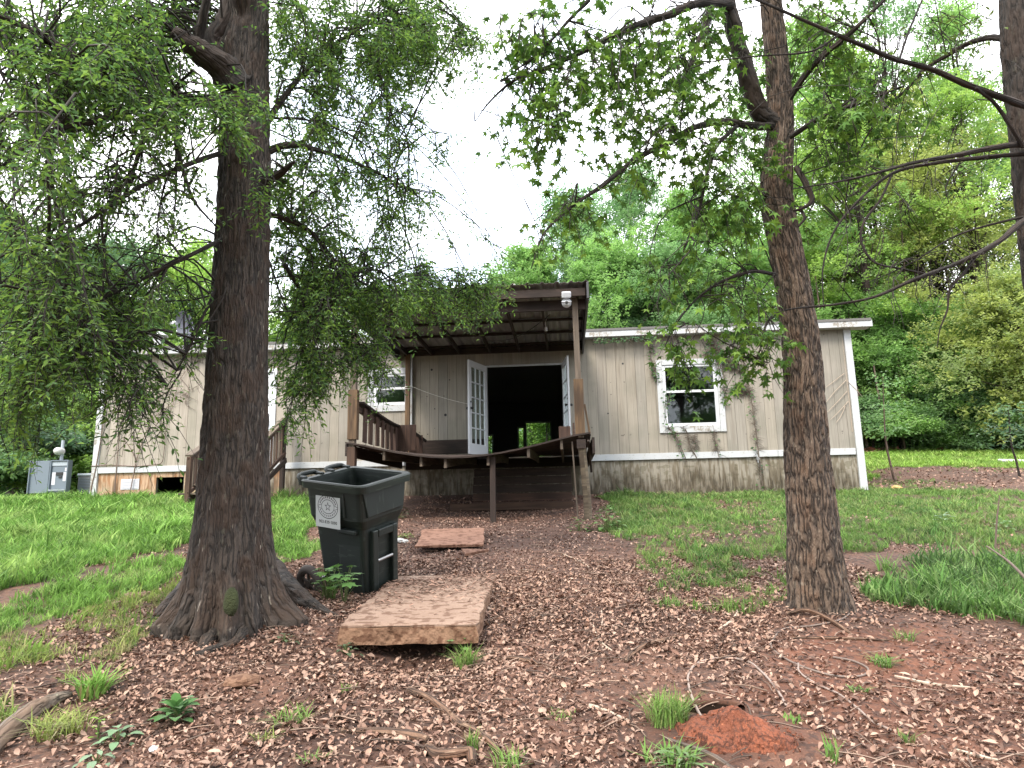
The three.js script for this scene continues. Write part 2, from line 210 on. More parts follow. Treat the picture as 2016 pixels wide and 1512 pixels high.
function grassAt(x, z) { // [density 0..1, blade height m, hue index]
  const [a, b] = warp(x, z);
  if (inPoly(bareUnderDeck, x, z)) return [0, 0, 0];
  if (inPoly(darkClump, a, b)) return [0.25 + 0.55 * smooth(0.36, 0.62, fbm(x * 3, z * 3, 3, 15)), 0.17, 2];
  if (inPoly(lawnFar, a, b)) return [0.75 + 0.25 * smooth(0.3, 0.55, fbm(x * 1.1, z * 1.1, 3, 16)), 0.17, 0];
  if (inPoly(lawnNear, a, b)) return [0.85, 0.13, 0];
  if (inPoly(yellowWeeds, a, b)) return [0.9 * smooth(0.3, 0.52, fbm(x * 3, z * 3, 3, 5)), 0.1, 3];
  if (inPoly(cornerWeeds, a, b)) return [0.75 * smooth(0.36, 0.58, fbm(x * 4, z * 4, 3, 6)), 0.11, 3];
  if (inPoly(lawnMid, a, b)) return [0.9, 0.14, 0];
  if (inPoly(mulchBed, a, b)) return [0.1, 0.07, 1];
  if (inPoly(lawnRight, a, b)) return [0.22 + 0.75 * smooth(0.3, 0.58, fbm(x * 0.8, z * 0.8, 3, 8)), 0.09, 1];
  if (inPoly(thinWeeds, a, b)) return [0.6 * smooth(0.42, 0.6, fbm(x * 2.4, z * 2.4, 3, 9)), 0.1, 1];
  if (z < -17.6 && x > 8.2 && z > -27.2) return [1, 0.12, 4];
  if (x < -6.5 && z < -9 && z > -24) return [0.9, 0.15, 0];
  return [0, 0, 0];
}
{
  const line = (a, b, near0, near1, fine, grow) => { const out = []; let x = near0; while (x <= near1) { out.push(x); x += fine; } let s = fine; x = near1; while (x < b) { s *= grow; x += s; out.push(Math.min(x, b)); } s = fine; x = near0; while (x > a) { s *= grow; x -= s; out.unshift(Math.max(x, a)); } return out; };
  const xs = line(-260, 260, -7, 7, 0.075, 1.12), zs = line(-300, 40, -13, -1.5, 0.07, 1.12), pos = [], uv = [], col = [], idx = [];
  const brown = [1, 1, 1], dark = [0.62, 0.58, 0.55], red = [1.12, 0.9, 0.78], green = [0.5, 0.62, 0.3];
  for (const z of zs) for (const x of xs) {
    pos.push(x, H(x, z), z); uv.push(x / 1.7, z / 1.7);
    const [gd] = Math.abs(x) < 30 && z > -30 ? grassAt(x, z) : [0];
    let c = mix3(brown, dark, smooth(0.42, 0.66, fbm(x * 1.3, z * 1.3, 4, 301)) * 0.9);
    c = mix3(c, red, smooth(0.45, 0.62, fbm(x * 0.9 + 7, z * 0.9, 3, 302)) * smooth(2.6, 0.4, Math.hypot(x - 1.9, z + 4.7)));
    c = mix3(c, green, gd * 0.75);
    col.push(...c);
  }
  const n = xs.length; for (let j = 0; j < zs.length - 1; j++) for (let i = 0; i < n - 1; i++) { const a = j * n + i; idx.push(a, a + n, a + 1, a + 1, a + n, a + n + 1); }
  const g = new THREE.BufferGeometry(); g.setAttribute('position', new THREE.Float32BufferAttribute(pos, 3)); g.setAttribute('uv', new THREE.Float32BufferAttribute(uv, 2)); g.setAttribute('color', new THREE.Float32BufferAttribute(col, 3)); g.setIndex(idx); g.computeVertexNormals();
  tag(solo('ground', g, std({ map: T.soil, bumpMap: T.soilBump, bumpScale: 0.02, vertexColors: true, roughness: 0.95 })), null, null, null, 'structure');
}

// ------------------------------------------------------------------ the house (axes: u along the front, y up from B, off outwards)
const B = 1.6, U0 = -8.52, U1 = 7.85, DEEP = -8, FLOOR = 2.56, EAVE = 5.02;
const home = thing('mobile_home', HO.clone().setY(B), 'long low beige mobile home with white trim and moldy skirting behind the trees', 'mobile home');
home.rotation.y = -YAW;
const hb = (u0, u1, y0, y1, o0, o1, s = 1, r = 0) => box(u0, u1, y0 - B, y1 - B, o0, o1, s, r);
{
  // openings in the front wall: [u0, u1, y0, y1]
  const open = [[0.25, 1.89, 2.4, 4.49], [3.98, 5.06, 3.1, 4.4], [-2.22, -1.5, 3.74, 4.42], [-5.45, -4.5, 2.5, 4.56]];
  const cut = (u0, u1, y0, y1, holes) => { // rectangles of a strip with the holes taken out
    const us = [u0, ...holes.flatMap((h) => [h[0], h[1]]).filter((u) => u > u0 + 1e-3 && u < u1 - 1e-3).sort((a, b) => a - b), u1], out = [];
    for (let i = 0; i < us.length - 1; i++) { const m = (us[i] + us[i + 1]) / 2; let spans = [[y0, y1]]; for (const h of holes) if (m > h[0] && m < h[1]) spans = spans.flatMap(([a, b]) => [[a, Math.min(b, h[2])], [Math.max(a, h[3]), b]].filter(([p, q]) => q - p > 0.01)); for (const [a, b] of spans) if (us[i + 1] - us[i] > 0.015) out.push([us[i], us[i + 1], a, b]); }
    return out;
  };
  // front wall: a backing with planks of its own on it
  const wall = part('wall', merge(cut(U0, U1, 2.46, 5.1, open).map(([a, b, c, d]) => hb(a, b, c, d, -0.1, -0.014))), M.backing, home);
  const r = rng(4); let u = U0 + 0.1, k = 0;
  const planks = [];
  while (u < U1 - 0.12) { const w = 0.2 + (r() - 0.5) * 0.012; planks.push([u + 0.0028, Math.min(u + w - 0.0028, U1 - 0.12)]); u += w; }
  for (const [a, b] of planks) { const m = a < -4.3 && r() < 0.8 ? M.sidingLit : [M.siding, M.sidingB, M.sidingC][Math.floor(r() * 3)], lift = r() * 0.003; for (const [p, q, c, d] of cut(a, b, 2.55, 5.05, open)) { const g = hb(p, q, c, d, -0.013, lift); planarUV(g, 1 / 3.3, 1 / 2.6, 20 + Math.floor(r() * 2) * 0.37, 0.3); part('siding_plank', g, m, wall); } }  // left planks mostly take the copy with open-sky light in its colour
  // skirting
  const crawl = [[-7.06, -6.44, 1.7, 2.31]];
  const skirt = part('skirting', merge(cut(U0, U1, 1.6, 2.44, crawl).map(([a, b, c, d]) => hb(a, b, c, d, -0.1, -0.036))), M.backing, home);
  for (const [a, b] of planks) { const tan = a < -4.2 && r() < 0.9, m = tan ? M.skirtTan : M.skirt; for (const [p, q, c, d] of cut(a, b, 1.62, 2.44, crawl)) { const g = hb(p, q, c, d, -0.035, -0.022 + r() * 0.003); planarUV(g, 1 / 4.1, 1 / 0.75, 12, B * 0 + 0.02 - 0.13); part('skirting_plank', g, m, skirt); } }
  // trim
  const trims = []; let t = U0 + 0.13; const rt = rng(8);
  while (t < U1 - 0.13) { const e = Math.min(U1 - 0.13, t + 3.2 + rt()); trims.push([t, e - 0.006]); t = e; }
  for (const [a, b] of trims) for (const q of cut(a, b, 2.425, 2.555, [[-1.45, 2.25, 2, 3]])) part('trim_board', hb(q[0], q[1], q[2], q[3], -0.03, 0.026, 1, 0.004), M.whitePaint, home);
  part('corner_trim', hb(U0 - 0.02, U0 + 0.12, 1.62, 5.04, -0.1, 0.03, 1, 0.004), M.whitePaint, home);
  part('corner_trim', hb(U1 - 0.12, U1 + 0.02, 1.62, 5.04, -0.1, 0.03, 1, 0.004), M.whitePaint, home);
  // eave: soffit and fascia boards with joints
  part('soffit', hb(U0 - 0.35, U1 + 0.38, 5.03, 5.05, -0.1, 0.2), M.whitePaint, home);
  for (const [a, b] of [[U0 - 0.36, -5.1], [-5.095, -1.72], [-1.5, 2.2], [2.34, 5.6], [5.605, U1 + 0.39]]) part('fascia_board', hb(a, b, 5.02 + rt() * 0.006, 5.155, 0.2, 0.225, 1, 0.003), M.whitePaint, home);
  // side and back walls, floor, ceiling, roof
  part('end_wall', hb(U0, U0 + 0.1, 1.6, 5.1, DEEP, -0.1), M.siding, home);
  part('end_wall', hb(U1 - 0.1, U1, 1.6, 5.1, DEEP, -0.1), M.siding, home);
  const w1 = onWall(1036, 833, DEEP), w2 = onWall(1084, 868, DEEP), s1 = onWall(1021, 843, DEEP), s2 = onWall(1030, 843, DEEP), q1 = onWall(961, 858, DEEP), q2 = onWall(969, 858, DEEP);
  part('back_wall', merge(cut(U0, U1, 1.6, 5.1, [[w1.x, w2.x, 2.9, w1.y], [s1.x, s2.x, 2.6, s1.y], [q1.x, q2.x, 2.6, q1.y]]).map(([a, b, c, d]) => hb(a, b, c, d, DEEP - 0.1, DEEP))), M.interior, home);
  for (const [a, b, y0, y1] of [[w1.x, w2.x, 2.9, w1.y], [s1.x, s2.x, 2.6, s1.y], [q1.x, q2.x, 2.6, q1.y]]) { const f = part('rear_window', merge([hb(a - 0.05, a, y0, y1, DEEP - 0.03, DEEP + 0.03), hb(b, b + 0.05, y0, y1, DEEP - 0.03, DEEP + 0.03), hb(a - 0.05, b + 0.05, y1, y1 + 0.05, DEEP - 0.03, DEEP + 0.03)]), M.cleanWhite, home); part('pane', hb(a, b, y0, y1, DEEP - 0.06, DEEP - 0.056), M.glass, f); }
  part('floor', hb(U0 + 0.1, U1 - 0.1, 2.44, FLOOR, DEEP, -0.1), M.interiorFloor, home);
  part('ceiling', hb(U0 + 0.1, U1 - 0.1, 4.95, 5.02, DEEP, -0.1), M.interior, home);
  part('inner_wall', hb(-1.2, -1.1, FLOOR, 4.95, DEEP, -0.1), M.interior, home); part('inner_wall', hb(3.4, 3.5, FLOOR, 4.95, DEEP, -0.1), M.interior, home);
  const roofHalf = (o0, y0, o1, y1) => { const s = new THREE.Shape(); s.moveTo(o0, y0 - B); s.lineTo(o1, y1 - B); s.lineTo(o1, y1 - B + 0.05); s.lineTo(o0, y0 - B + 0.05); const g = new THREE.ExtrudeGeometry(s, { depth: U1 - U0 + 0.72, bevelEnabled: false }); g.rotateY(-Math.PI / 2); g.translate(U1 + 0.37, 0, 0); return g; };
  part('roof', merge([roofHalf(0.24, 5.145, -4, 5.78), roofHalf(-8.4, 5.145, -4, 5.78)]), M.shingle, home);
  // windows: boards round the frame, white sashes, panes
  const win = (o, trimR, mid, name) => { // o glass opening, trimR outer rectangle of the casing boards
    const [a, b, c, d] = o, [A, Bo, C, D] = trimR;
    const w = part('window', merge([hb(a - 0.02, a + 0.045, c, d, -0.06, 0.012, 1, 0.004), hb(b - 0.045, b + 0.02, c, d, -0.06, 0.012, 1, 0.004), hb(a + 0.045, b - 0.045, c, c + 0.06, -0.06, 0.014, 1, 0.004), hb(a + 0.045, b - 0.045, d - 0.05, d, -0.06, 0.012, 1, 0.004), hb(a + 0.045, b - 0.045, mid - 0.025, mid + 0.025, -0.055, 0.008, 1, 0.004)]), M.cleanWhite, home, name);
    part('pane', hb(a + 0.045, b - 0.045, mid + 0.025, d - 0.05, -0.034, -0.03), M.glass, w); part('pane', hb(a + 0.045, b - 0.045, c + 0.06, mid - 0.025, -0.024, -0.02), M.glass, w);
    for (const q of [[A, a - 0.02, C, D], [b + 0.02, Bo, C, D], [a - 0.02, b + 0.02, d, D], [a - 0.02, b + 0.02, C, c]]) part('casing_board', hb(q[0] + 0.002, q[1] - 0.002, q[2], q[3], -0.005, 0.034, 1, 0.004), M.whitePaint, w);
  };
  win(open[1], [3.84, 5.2, 2.965, 4.515], 3.83, 'double-hung window with peeling white casing and a torn corner');
  win(open[2], [-2.36, -1.42, 3.6, 4.55], 4.1, 'small double-hung window beside the porch');
  // side door behind the oak, with its handle
  const sd = part('side_door', hb(-5.44, -4.51, 2.57, 4.55, -0.06, -0.02, 1, 0.004), M.cleanWhite, home, 'white side door at the top of the steps');
  part('door_handle', merge([new THREE.SphereGeometry(0.033, 12, 8).translate(-4.6, 3.46 - B, 0.05), new THREE.CylinderGeometry(0.012, 0.012, 0.08, 8).rotateX(Math.PI / 2).translate(-4.6, 3.46 - B, 0.01), new THREE.SphereGeometry(0.026, 12, 8).translate(-4.6, 3.62 - B, 0.0)]), M.black, sd);
  for (const q of [[-5.53, -5.45, 2.55, 4.64], [-4.5, -4.42, 2.55, 4.64], [-5.45, -4.5, 4.56, 4.64]]) part('door_casing', hb(...q, -0.01, 0.028, 1, 0.003), M.cleanWhite, home);
  // french doors standing open
  part('door_casing', hb(0.24, 1.9, 4.49, 4.53, -0.1, 0.02), M.whitePaint, home);
  const leafDoor = (hu, dir, W, label) => {
    const d = new THREE.Group(); d.name = 'french_door'; d.position.set(hu, FLOOR + 0.02 - B, 0.02); d.rotation.y = dir; home.add(d); if (label) d.userData.label = label;
    const h = 1.93, st = 0.105, frame = part('door_frame', merge([box(0, st, 0, h, 0, 0.04, 1, 0.004), box(W - st, W, 0, h, 0, 0.04, 1, 0.004), box(st, W - st, 0, 0.22, 0, 0.04, 1, 0.004), box(st, W - st, h - 0.13, h, 0, 0.04, 1, 0.004)]), M.cleanWhite, d);
    const gw = (W - 2 * st) / 3, gh = (h - 0.35) / 5, bars = []; for (let i = 1; i < 3; i++) bars.push(box(st + gw * i - 0.011, st + gw * i + 0.011, 0.22, h - 0.13, 0.006, 0.034)); for (let j = 1; j < 5; j++) bars.push(box(st, W - st, 0.22 + gh * j - 0.011, 0.22 + gh * j + 0.011, 0.008, 0.032));
    part('glazing_bar', merge(bars), M.cleanWhite, d);
    for (let i = 0; i < 3; i++) for (let j = 0; j < 5; j++) part('pane', box(st + gw * i + 0.011, st + gw * (i + 1) - 0.011, 0.22 + gh * j + 0.011, 0.22 + gh * (j + 1) - 0.011, 0.018, 0.022), M.glass, d);
    part('door_handle', merge([new THREE.SphereGeometry(0.028, 10, 8).translate(W - 0.055, 0.93, 0.075), new THREE.SphereGeometry(0.028, 10, 8).translate(W - 0.055, 0.93, -0.035), new THREE.CylinderGeometry(0.012, 0.012, 0.11, 8).rotateX(Math.PI / 2).translate(W - 0.055, 0.93, 0.02), new THREE.CylinderGeometry(0.02, 0.02, 0.06, 8).rotateX(Math.PI / 2).translate(W - 0.055, 1.06, 0.02)]), M.black, d);
    const hg = []; for (const y of [0.2, 1.0, 1.75]) hg.push(new THREE.CylinderGeometry(0.009, 0.009, 0.1, 6).translate(0, y, 0.02)); part('hinge', merge(hg), M.steel, d);
  };
  leafDoor(0.25, -Math.PI * 0.61, 0.82, 'white french door leaf swung open on the left, with fifteen small panes');
  leafDoor(1.89, -Math.PI * 0.455, 0.8, 'white french door leaf swung open on the right, seen edge-on');
  // details on the front
  part('vent_cover', merge([hb(-7.86, -7.44, 2.06, 2.29, -0.02, -0.008, 1, 0.002), ...Array.from({ length: 6 }, (_, i) => hb(-7.83, -7.47, 2.085 + i * 0.033, 2.1 + i * 0.033, -0.008, -0.001))]), M.paper, home, 'white louvred vent plate low on the skirting');
  part('kick_board', hb(-1.42, 0.22, 2.66, 2.95, 0.006, 0.03, 1, 0.003), M.woodDark, home);
  const tap = onWall(1490, 905, 0.02); part('hose_tap', merge([new THREE.CylinderGeometry(0.014, 0.014, 0.12, 8).rotateX(Math.PI / 2).translate(tap.x, tap.y - B, 0.05), new THREE.CylinderGeometry(0.012, 0.016, 0.07, 8).translate(tap.x, tap.y - B - 0.03, 0.1), new THREE.CylinderGeometry(0.035, 0.035, 0.012, 10).rotateX(Math.PI / 2).translate(tap.x, tap.y - B + 0.02, 0.11)]), M.steel, home);
  const rv = onWall(312, 660, -0.9); part('roof_vent', merge([new THREE.CylinderGeometry(0.11, 0.11, rv.y - 5.2, 12).translate(rv.x, (rv.y + 5.2) / 2 - B, -0.9), new THREE.CylinderGeometry(0.06, 0.23, 0.1, 14).translate(rv.x, rv.y - B + 0.03, -0.9)]), M.bottleWhite, home);
  // round fastener holes and knots in the siding
  for (const [x, y, rad] of [[1226, 716, 0.022], [1197, 814, 0.018], [877, 817, 0.03], [850, 728, 0.025], [856, 805, 0.014], [885, 748, 0.014], [842, 855, 0.012], [581, 836, 0.014], [563, 903, 0.02]]) { const p = onWall(x, y, 0); part('knot_hole', new THREE.CylinderGeometry(rad, rad * 0.8, 0.006, 9).rotateX(Math.PI / 2).translate(p.x, p.y - B, 0.002), M.black, home); }
}

// ------------------------------------------------------------------ covered deck
{
  const deck = thing('covered_porch', HO.clone().setY(B), 'sagging brown wooden deck with a ribbed metal roof at the front door', 'porch'); deck.rotation.y = -YAW;
  const F = 3.72, L = -1.5, R = 2.2;
  const sag = (u, o) => { const t = clamp((u - L) / (R - L)); return FLOOR + 0.02 - 0.3 * Math.pow(Math.sin(Math.PI * Math.pow(t, 0.92)), 1.15) * Math.pow(clamp(o / F), 1.4) + 0.05 * t * clamp(o / F); };
  const strip = (u0, u1, o0, o1, top, thick, n = 14, scale = 1) => { // board bent along u
    const g = new THREE.BoxGeometry(1, 1, 1, n, 1, 1), p = g.attributes.position; for (let i = 0; i < p.count; i++) { const u = lerp(u0, u1, p.getX(i) + 0.5), o = lerp(o0, o1, p.getZ(i) + 0.5); p.setXYZ(i, u, top(u, o) - B - (p.getY(i) > 0 ? 0 : thick), o); } g.computeVertexNormals(); return metricUV(g, scale, 'x');
  };
  const r = rng(12); let o = 0.05;
  while (o < F + 0.04) { const w = 0.135 + r() * 0.006, j = (r() - 0.5) * 0.012; part('deck_board', strip(L - 0.06 - r() * 0.03, R + 0.06 + r() * 0.04, o, o + w, (u, q) => sag(u, q) + j * 0.4, 0.026), r() < 0.4 ? M.woodDark : M.wood, deck); o += w + 0.006; }
  // joists whose ends show under the edge
  for (const x of [755, 828, 876, 960, 1040, 1106]) { const p = onWall(x, 890, F), u = p.x, long = F - 0.05 - r() * 0.04; const g = new THREE.BoxGeometry(0.04, 0.145, long, 1, 1, 8), q = g.attributes.position; for (let i = 0; i < q.count; i++) { const oo = q.getZ(i) + long / 2 + 0.05; q.setXYZ(i, u + q.getX(i), sag(u, oo) - 0.03 - B + q.getY(i) - 0.0725, oo); } g.computeVertexNormals(); metricUV(g, 1, 'z'); part('joist', g, M.woodGrey, deck); }
  part('ledger_board', hb(L, R, 2.33, 2.52, 0.0 + 0.03, 0.07), M.woodDark, deck);
  part('rim_board', hb(L - 0.1, L - 0.062, 2.36, 2.55, 0.1, F), M.woodDark, deck); part('rim_board', hb(R + 0.1, R + 0.138, 2.3, 2.55, 0.1, F), M.woodDark, deck);
  // posts
  const gy = (u, off) => { const p = houseToWorld(u, 0, off); return H(p.x, p.z); };
  const P = (u, y, off) => V(u, y - B, off);
  const sq = (a, b, w) => { const d = b.clone().sub(a), g = new RoundedBoxGeometry(w, d.length(), w, 1, 0.006); g.translate(0, d.length() / 2, 0); metricUV(g, 1, 'y'); g.applyQuaternion(_q.setFromUnitVectors(V(0, 1, 0), d.clone().normalize())); g.translate(a.x, a.y, a.z); return g; };
  part('post', sq(P(2.13, 2.55, F - 0.05), P(2.11, 4.8, F - 0.05), 0.09), M.woodGrey, deck, 'right front post carrying the roof corner');
  part('post', tube([P(2.2, gy(2.2, F) - 0.2, F - 0.04), P(2.18, 1.7, F - 0.05), P(2.13, 2.5, F - 0.05)], [0.065, 0.058, 0.062], { sides: 12, wob: 0.25, seed: 3 }), std({ map: T.wood, color: lin(0.17, 0.13, 0.085) }), deck, 'weathered round leg under the right front corner');
  part('post', sq(P(-1.5, 2.2, F - 0.05), P(-1.5, 4.8, F - 0.05), 0.1), M.woodGrey, deck, 'left front post among the oak leaves');
  part('post', sq(P(-1.52, gy(-1.5, F) - 0.2, F - 0.05), P(-1.5, 2.5, F - 0.05), 0.13), M.wood, deck);
  part('post', sq(P(0.73, gy(0.73, F) - 0.2, F - 0.12), P(0.74, 2.3, F - 0.12), 0.085), M.woodDark, deck, 'thin prop under the sagging middle');
  const pb = onWall(805, 760, 0.12); part('post', sq(P(-1.46, 2.56, 0.09), P(-1.46, 4.82, 0.09), 0.1), M.woodTan, deck, 'tan post against the wall beside the small window'); part('post_trim', hb(-1.4, -1.365, 2.96, 4.82, 0.05, 0.12, 1, 0.003), M.whitePaint, deck);
  // board casings round the lower posts
  const casing = (u, y0, y1, w) => { for (const q of [[u - w, u - w + 0.02, F - 0.05 - w, F - 0.05 + w], [u + w - 0.02, u + w, F - 0.05 - w, F - 0.05 + w]]) part('post_casing', hb(q[0], q[1], y0, y1, q[2] + 0.021, q[3] - 0.021, 1, 0.003), M.woodTan, deck); part('post_casing', hb(u - w, u + w, y0, y1, F - 0.07 + w, F - 0.05 + w, 1, 0.003), M.woodTan, deck); };
  casing(2.12, 2.6, 3.47, 0.075); casing(-1.49, 2.62, 3.42, 0.075);
  // broken boards at the right corner
  part('loose_board', sq(P(2.27, 2.62, F - 0.1), P(2.21, 3.1, F - 0.2), 0.03), M.woodTan, deck); part('loose_board', hb(2.06, 2.2, 2.38, 2.52, F, F + 0.03, 1, 0.003), M.woodDark, deck); part('loose_board', sq(P(2.24, 2.5, F + 0.02), P(2.29, 2.05, F - 0.6), 0.035), M.woodDark, deck); part('loose_board', sq(P(2.04, 1.3, F - 0.1), P(1.99, 2.5, F - 0.05), 0.025), M.woodGrey, deck);
  // left railing, warped: wide slats between two rails
  const railY = (o2) => 3.12 + 0.34 * Math.pow(1 - clamp(o2 / F), 2.0) * 0 + 0.13 * clamp(o2 / F) + 0.13 * (1 - clamp(o2 / F)) - 0.16 * Math.sin(Math.PI * clamp(o2 / F));
  const along = (y, w, h, du) => { const g = new THREE.BoxGeometry(w, h, F - 0.3, 1, 1, 14), q = g.attributes.position; for (let i = 0; i < q.count; i++) { const oo = q.getZ(i) + (F - 0.3) / 2 + 0.15; q.setXYZ(i, L + du + 0.1 * Math.sin(oo * 0.8) + q.getX(i), y(oo) - B + q.getY(i), oo); } g.computeVertexNormals(); return metricUV(g, 1, 'z'); };
  part('handrail', along(railY, 0.14, 0.035, 0.05), M.woodDark, deck); part('rail', along((q) => railY(q) - 0.1, 0.035, 0.09, 0.02), M.wood, deck);
  for (let i = 0; i < 11; i++) { const oo = 0.3 + i * 0.3 + r() * 0.06, w = 0.07 + r() * 0.04, t = (r() - 0.5) * 0.1, y1 = railY(oo) - 0.03, g = new THREE.BoxGeometry(0.024, y1 - 2.6, w * 2); metricUV(g, 1, 'y'); g.rotateX(t); g.translate(L + 0.06 + 0.1 * Math.sin(oo * 0.8) + (r() - 0.5) * 0.03, (y1 + 2.6) / 2 - B, oo); part('slat', g, r() < 0.5 ? M.wood : M.woodRed, deck); }
  for (const [u0, u1, y0, y1, oo] of [[-1.42, -0.98, 2.62, 3.12, 1.4], [-1.3, -1.02, 2.62, 3.0, 0.6]]) part('loose_board', hb(u0, u1, y0, y1, oo, oo + 0.03, 1, 0.003), M.woodRed, deck);
  part('handrail', sq(P(-1.2, 3.08, 1.0), P(-1.0, 2.9, 0.4), 0.05), M.woodDark, deck);
  for (const q of [[1.78, 1.98, 2.6, 2.86, 2.6, 2.63], [2.02, 2.05, 2.6, 2.92, 2.2, 2.6]]) part('loose_board', hb(...q, 1, 0.003), M.woodRed, deck);
  // boards of the old steps lying under the deck
  for (let i = 0; i < 5; i++) { const y = gy(1.1, 1.9) + 0.02 + i * 0.15, e = r() * 0.04; part('step_board', hb(0.15 + e, 2.0 - e, y, y + 0.135, 1.9 - i * 0.05, 1.93 - i * 0.05, 1, 0.004), i < 2 ? M.woodRed : M.woodDark, deck); }
  part('step_board', hb(-0.2, 2.0, gy(1, 2) + 0.02, gy(1, 2) + 0.14, 2.05, 2.09, 1, 0.004), M.wood, deck);
  // roof: header, beams, rafters, purlins, ribbed sheets, edge
  const yTop = (oo) => 4.93 + 0.012 * oo;
  part('header', hb(L - 0.05, R + 0.1, 4.79, 4.93, 0.03, 0.07), M.woodDark, deck);
  part('beam', hb(L - 0.05, R + 0.08, 4.62, 4.79, F - 0.09, F - 0.05), M.woodDark, deck); part('beam', hb(L - 0.1, R + 0.08, 4.79, 4.915, F + 0.1, F + 0.14), M.woodDark, deck);
  for (const u of [-1.48, -0.95, -0.34, 0.33, 0.96, 1.57, 2.16]) part('rafter', hb(u - 0.019, u + 0.019, 4.795, 4.9, 0.075, F + 0.09), M.woodDark, deck);
  for (const oo of [0.25, 1.15, 2.05, 2.95, 3.75]) part('purlin', hb(L - 0.1, R + 0.08, 4.902, 4.938, oo - 0.04, oo + 0.04), M.woodDark, deck);
  const sheet = (u0, u1) => { // ribbed steel, ribs running outwards
    const prof = []; for (let u = u0; u < u1 - 0.01; u += 0.23) { prof.push([u, 0], [u + 0.03, 0.028], [u + 0.055, 0.028], [u + 0.085, 0]); const m = Math.min(u + 0.23, u1); prof.push([lerp(u + 0.085, m, 0.3), 0], [lerp(u + 0.085, m, 0.37), 0.007], [lerp(u + 0.085, m, 0.63), 0.007], [lerp(u + 0.085, m, 0.7), 0]); } prof.push([u1, 0]);
    const s = new THREE.Shape(); prof.forEach(([u, h], i) => (i ? s.lineTo(u, h) : s.moveTo(u, h))); for (let i = prof.length - 1; i >= 0; i--) s.lineTo(prof[i][0], prof[i][1] + 0.0015);
    const g = new THREE.ExtrudeGeometry(s, { depth: F + 0.26, bevelEnabled: false }); g.rotateX(-0.012); g.translate(0, 4.94 - B, -0.05); return g;
  };
  for (const [a, b] of [[-1.66, -0.7], [-0.74, 0.22], [0.18, 1.14], [1.1, 2.32]]) part('roof_sheet', sheet(a, b).translate(0, a * 0.0015, 0), M.roofSteel, deck);
  part('roof_edge', hb(2.3, 2.335, 4.72, 4.985, -0.02, F + 0.22), M.roofEdge, deck); part('roof_edge', hb(-1.7, -1.67, 4.72, 4.985, -0.02, F + 0.22), M.roofEdge, deck);

  // rope from the wall post to the door
  const rp = []; const a = V(-1.4, 4.12, 0.16), b = houseToWorld(0.25, 0, 0.02); const dv = V(0.25 + 0.8 * Math.cos(Math.PI * 0.61), 3.58, 0.02 + 0.8 * Math.sin(Math.PI * 0.61));
  for (let i = 0; i <= 8; i++) { const t = i / 8, q = a.clone().lerp(dv, t); q.y -= 0.035 * Math.sin(Math.PI * t); rp.push(houseToWorld(q.x, q.y, q.z)); }
  const knot = []; for (let i = 0; i <= 14; i++) { const an = i / 14 * Math.PI * 4; knot.push(houseToWorld(-1.45 + 0.075 * Math.cos(an), 4.05 + i * 0.006, 0.09 + 0.075 * Math.sin(an))); }
  solo('rope', merge([tube(rp, [0.0045], { sides: 6, seg: 30 }), tube(knot, [0.008], { sides: 6, seg: 50 })]), M.rope, 'thin pale rope tied from the tan porch post to the french door', 'rope');
}
{ // floodlight on the porch beam
  const p = houseToWorld(1.98, 4.7, 3.88), f = thing('flood_light', p, 'white motion-sensor floodlight mounted under the porch roof corner', 'floodlight'); f.rotation.y = -YAW;
  part('lamp_head', new RoundedBoxGeometry(0.15, 0.1, 0.07, 2, 0.02).rotateX(0.35).translate(0, 0.1, 0.02), M.cleanWhite, f); part('lens', new RoundedBoxGeometry(0.12, 0.075, 0.01, 1, 0.004).rotateX(0.35).translate(0, 0.085, 0.058), std({ color: lin(0.5, 0.52, 0.55), roughness: 0.2 }), f);
  part('mount', new THREE.CylinderGeometry(0.075, 0.075, 0.05, 16).rotateX(Math.PI / 2).translate(0, -0.01, -0.06), M.cleanWhite, f); part('sensor', merge([new THREE.SphereGeometry(0.05, 14, 10).translate(0, -0.035, 0.0), new THREE.CylinderGeometry(0.085, 0.06, 0.05, 14).rotateX(0.4).translate(0, -0.02, -0.02)]), M.cleanWhite, f); part('sensor_window', new THREE.SphereGeometry(0.03, 12, 8).translate(0, -0.03, 0.034), M.black, f);
}
{ // dangling bulb socket under the porch roof
  const q = [V(1.62, 4.78, 2.6), V(1.6, 4.7, 2.62), V(1.61, 4.6, 2.6)].map((p) => houseToWorld(p.x, p.y, p.z));
  const f = thing('bulb_socket', q[2], 'bare white bulb socket hanging from the porch rafters', 'bulb socket'); part('wire', tube(q.map((p) => p.clone().sub(q[2])), [0.005], { sides: 5 }), M.cleanWhite, f); part('socket', new THREE.CylinderGeometry(0.022, 0.028, 0.07, 10).translate(0, 0, 0), M.cleanWhite, f);
  const w = []; for (let i = 0; i <= 10; i++) { const t = i / 10; w.push(houseToWorld(lerp(0.4, 1.7, t), 4.78 - 0.16 * Math.sin(Math.PI * t), lerp(1.2, 2.9, t))); } solo('electric_wire', tube(w, [0.006], { sides: 5, seg: 24 }), M.black, 'slack black wire looping under the porch roof', 'wire');
}
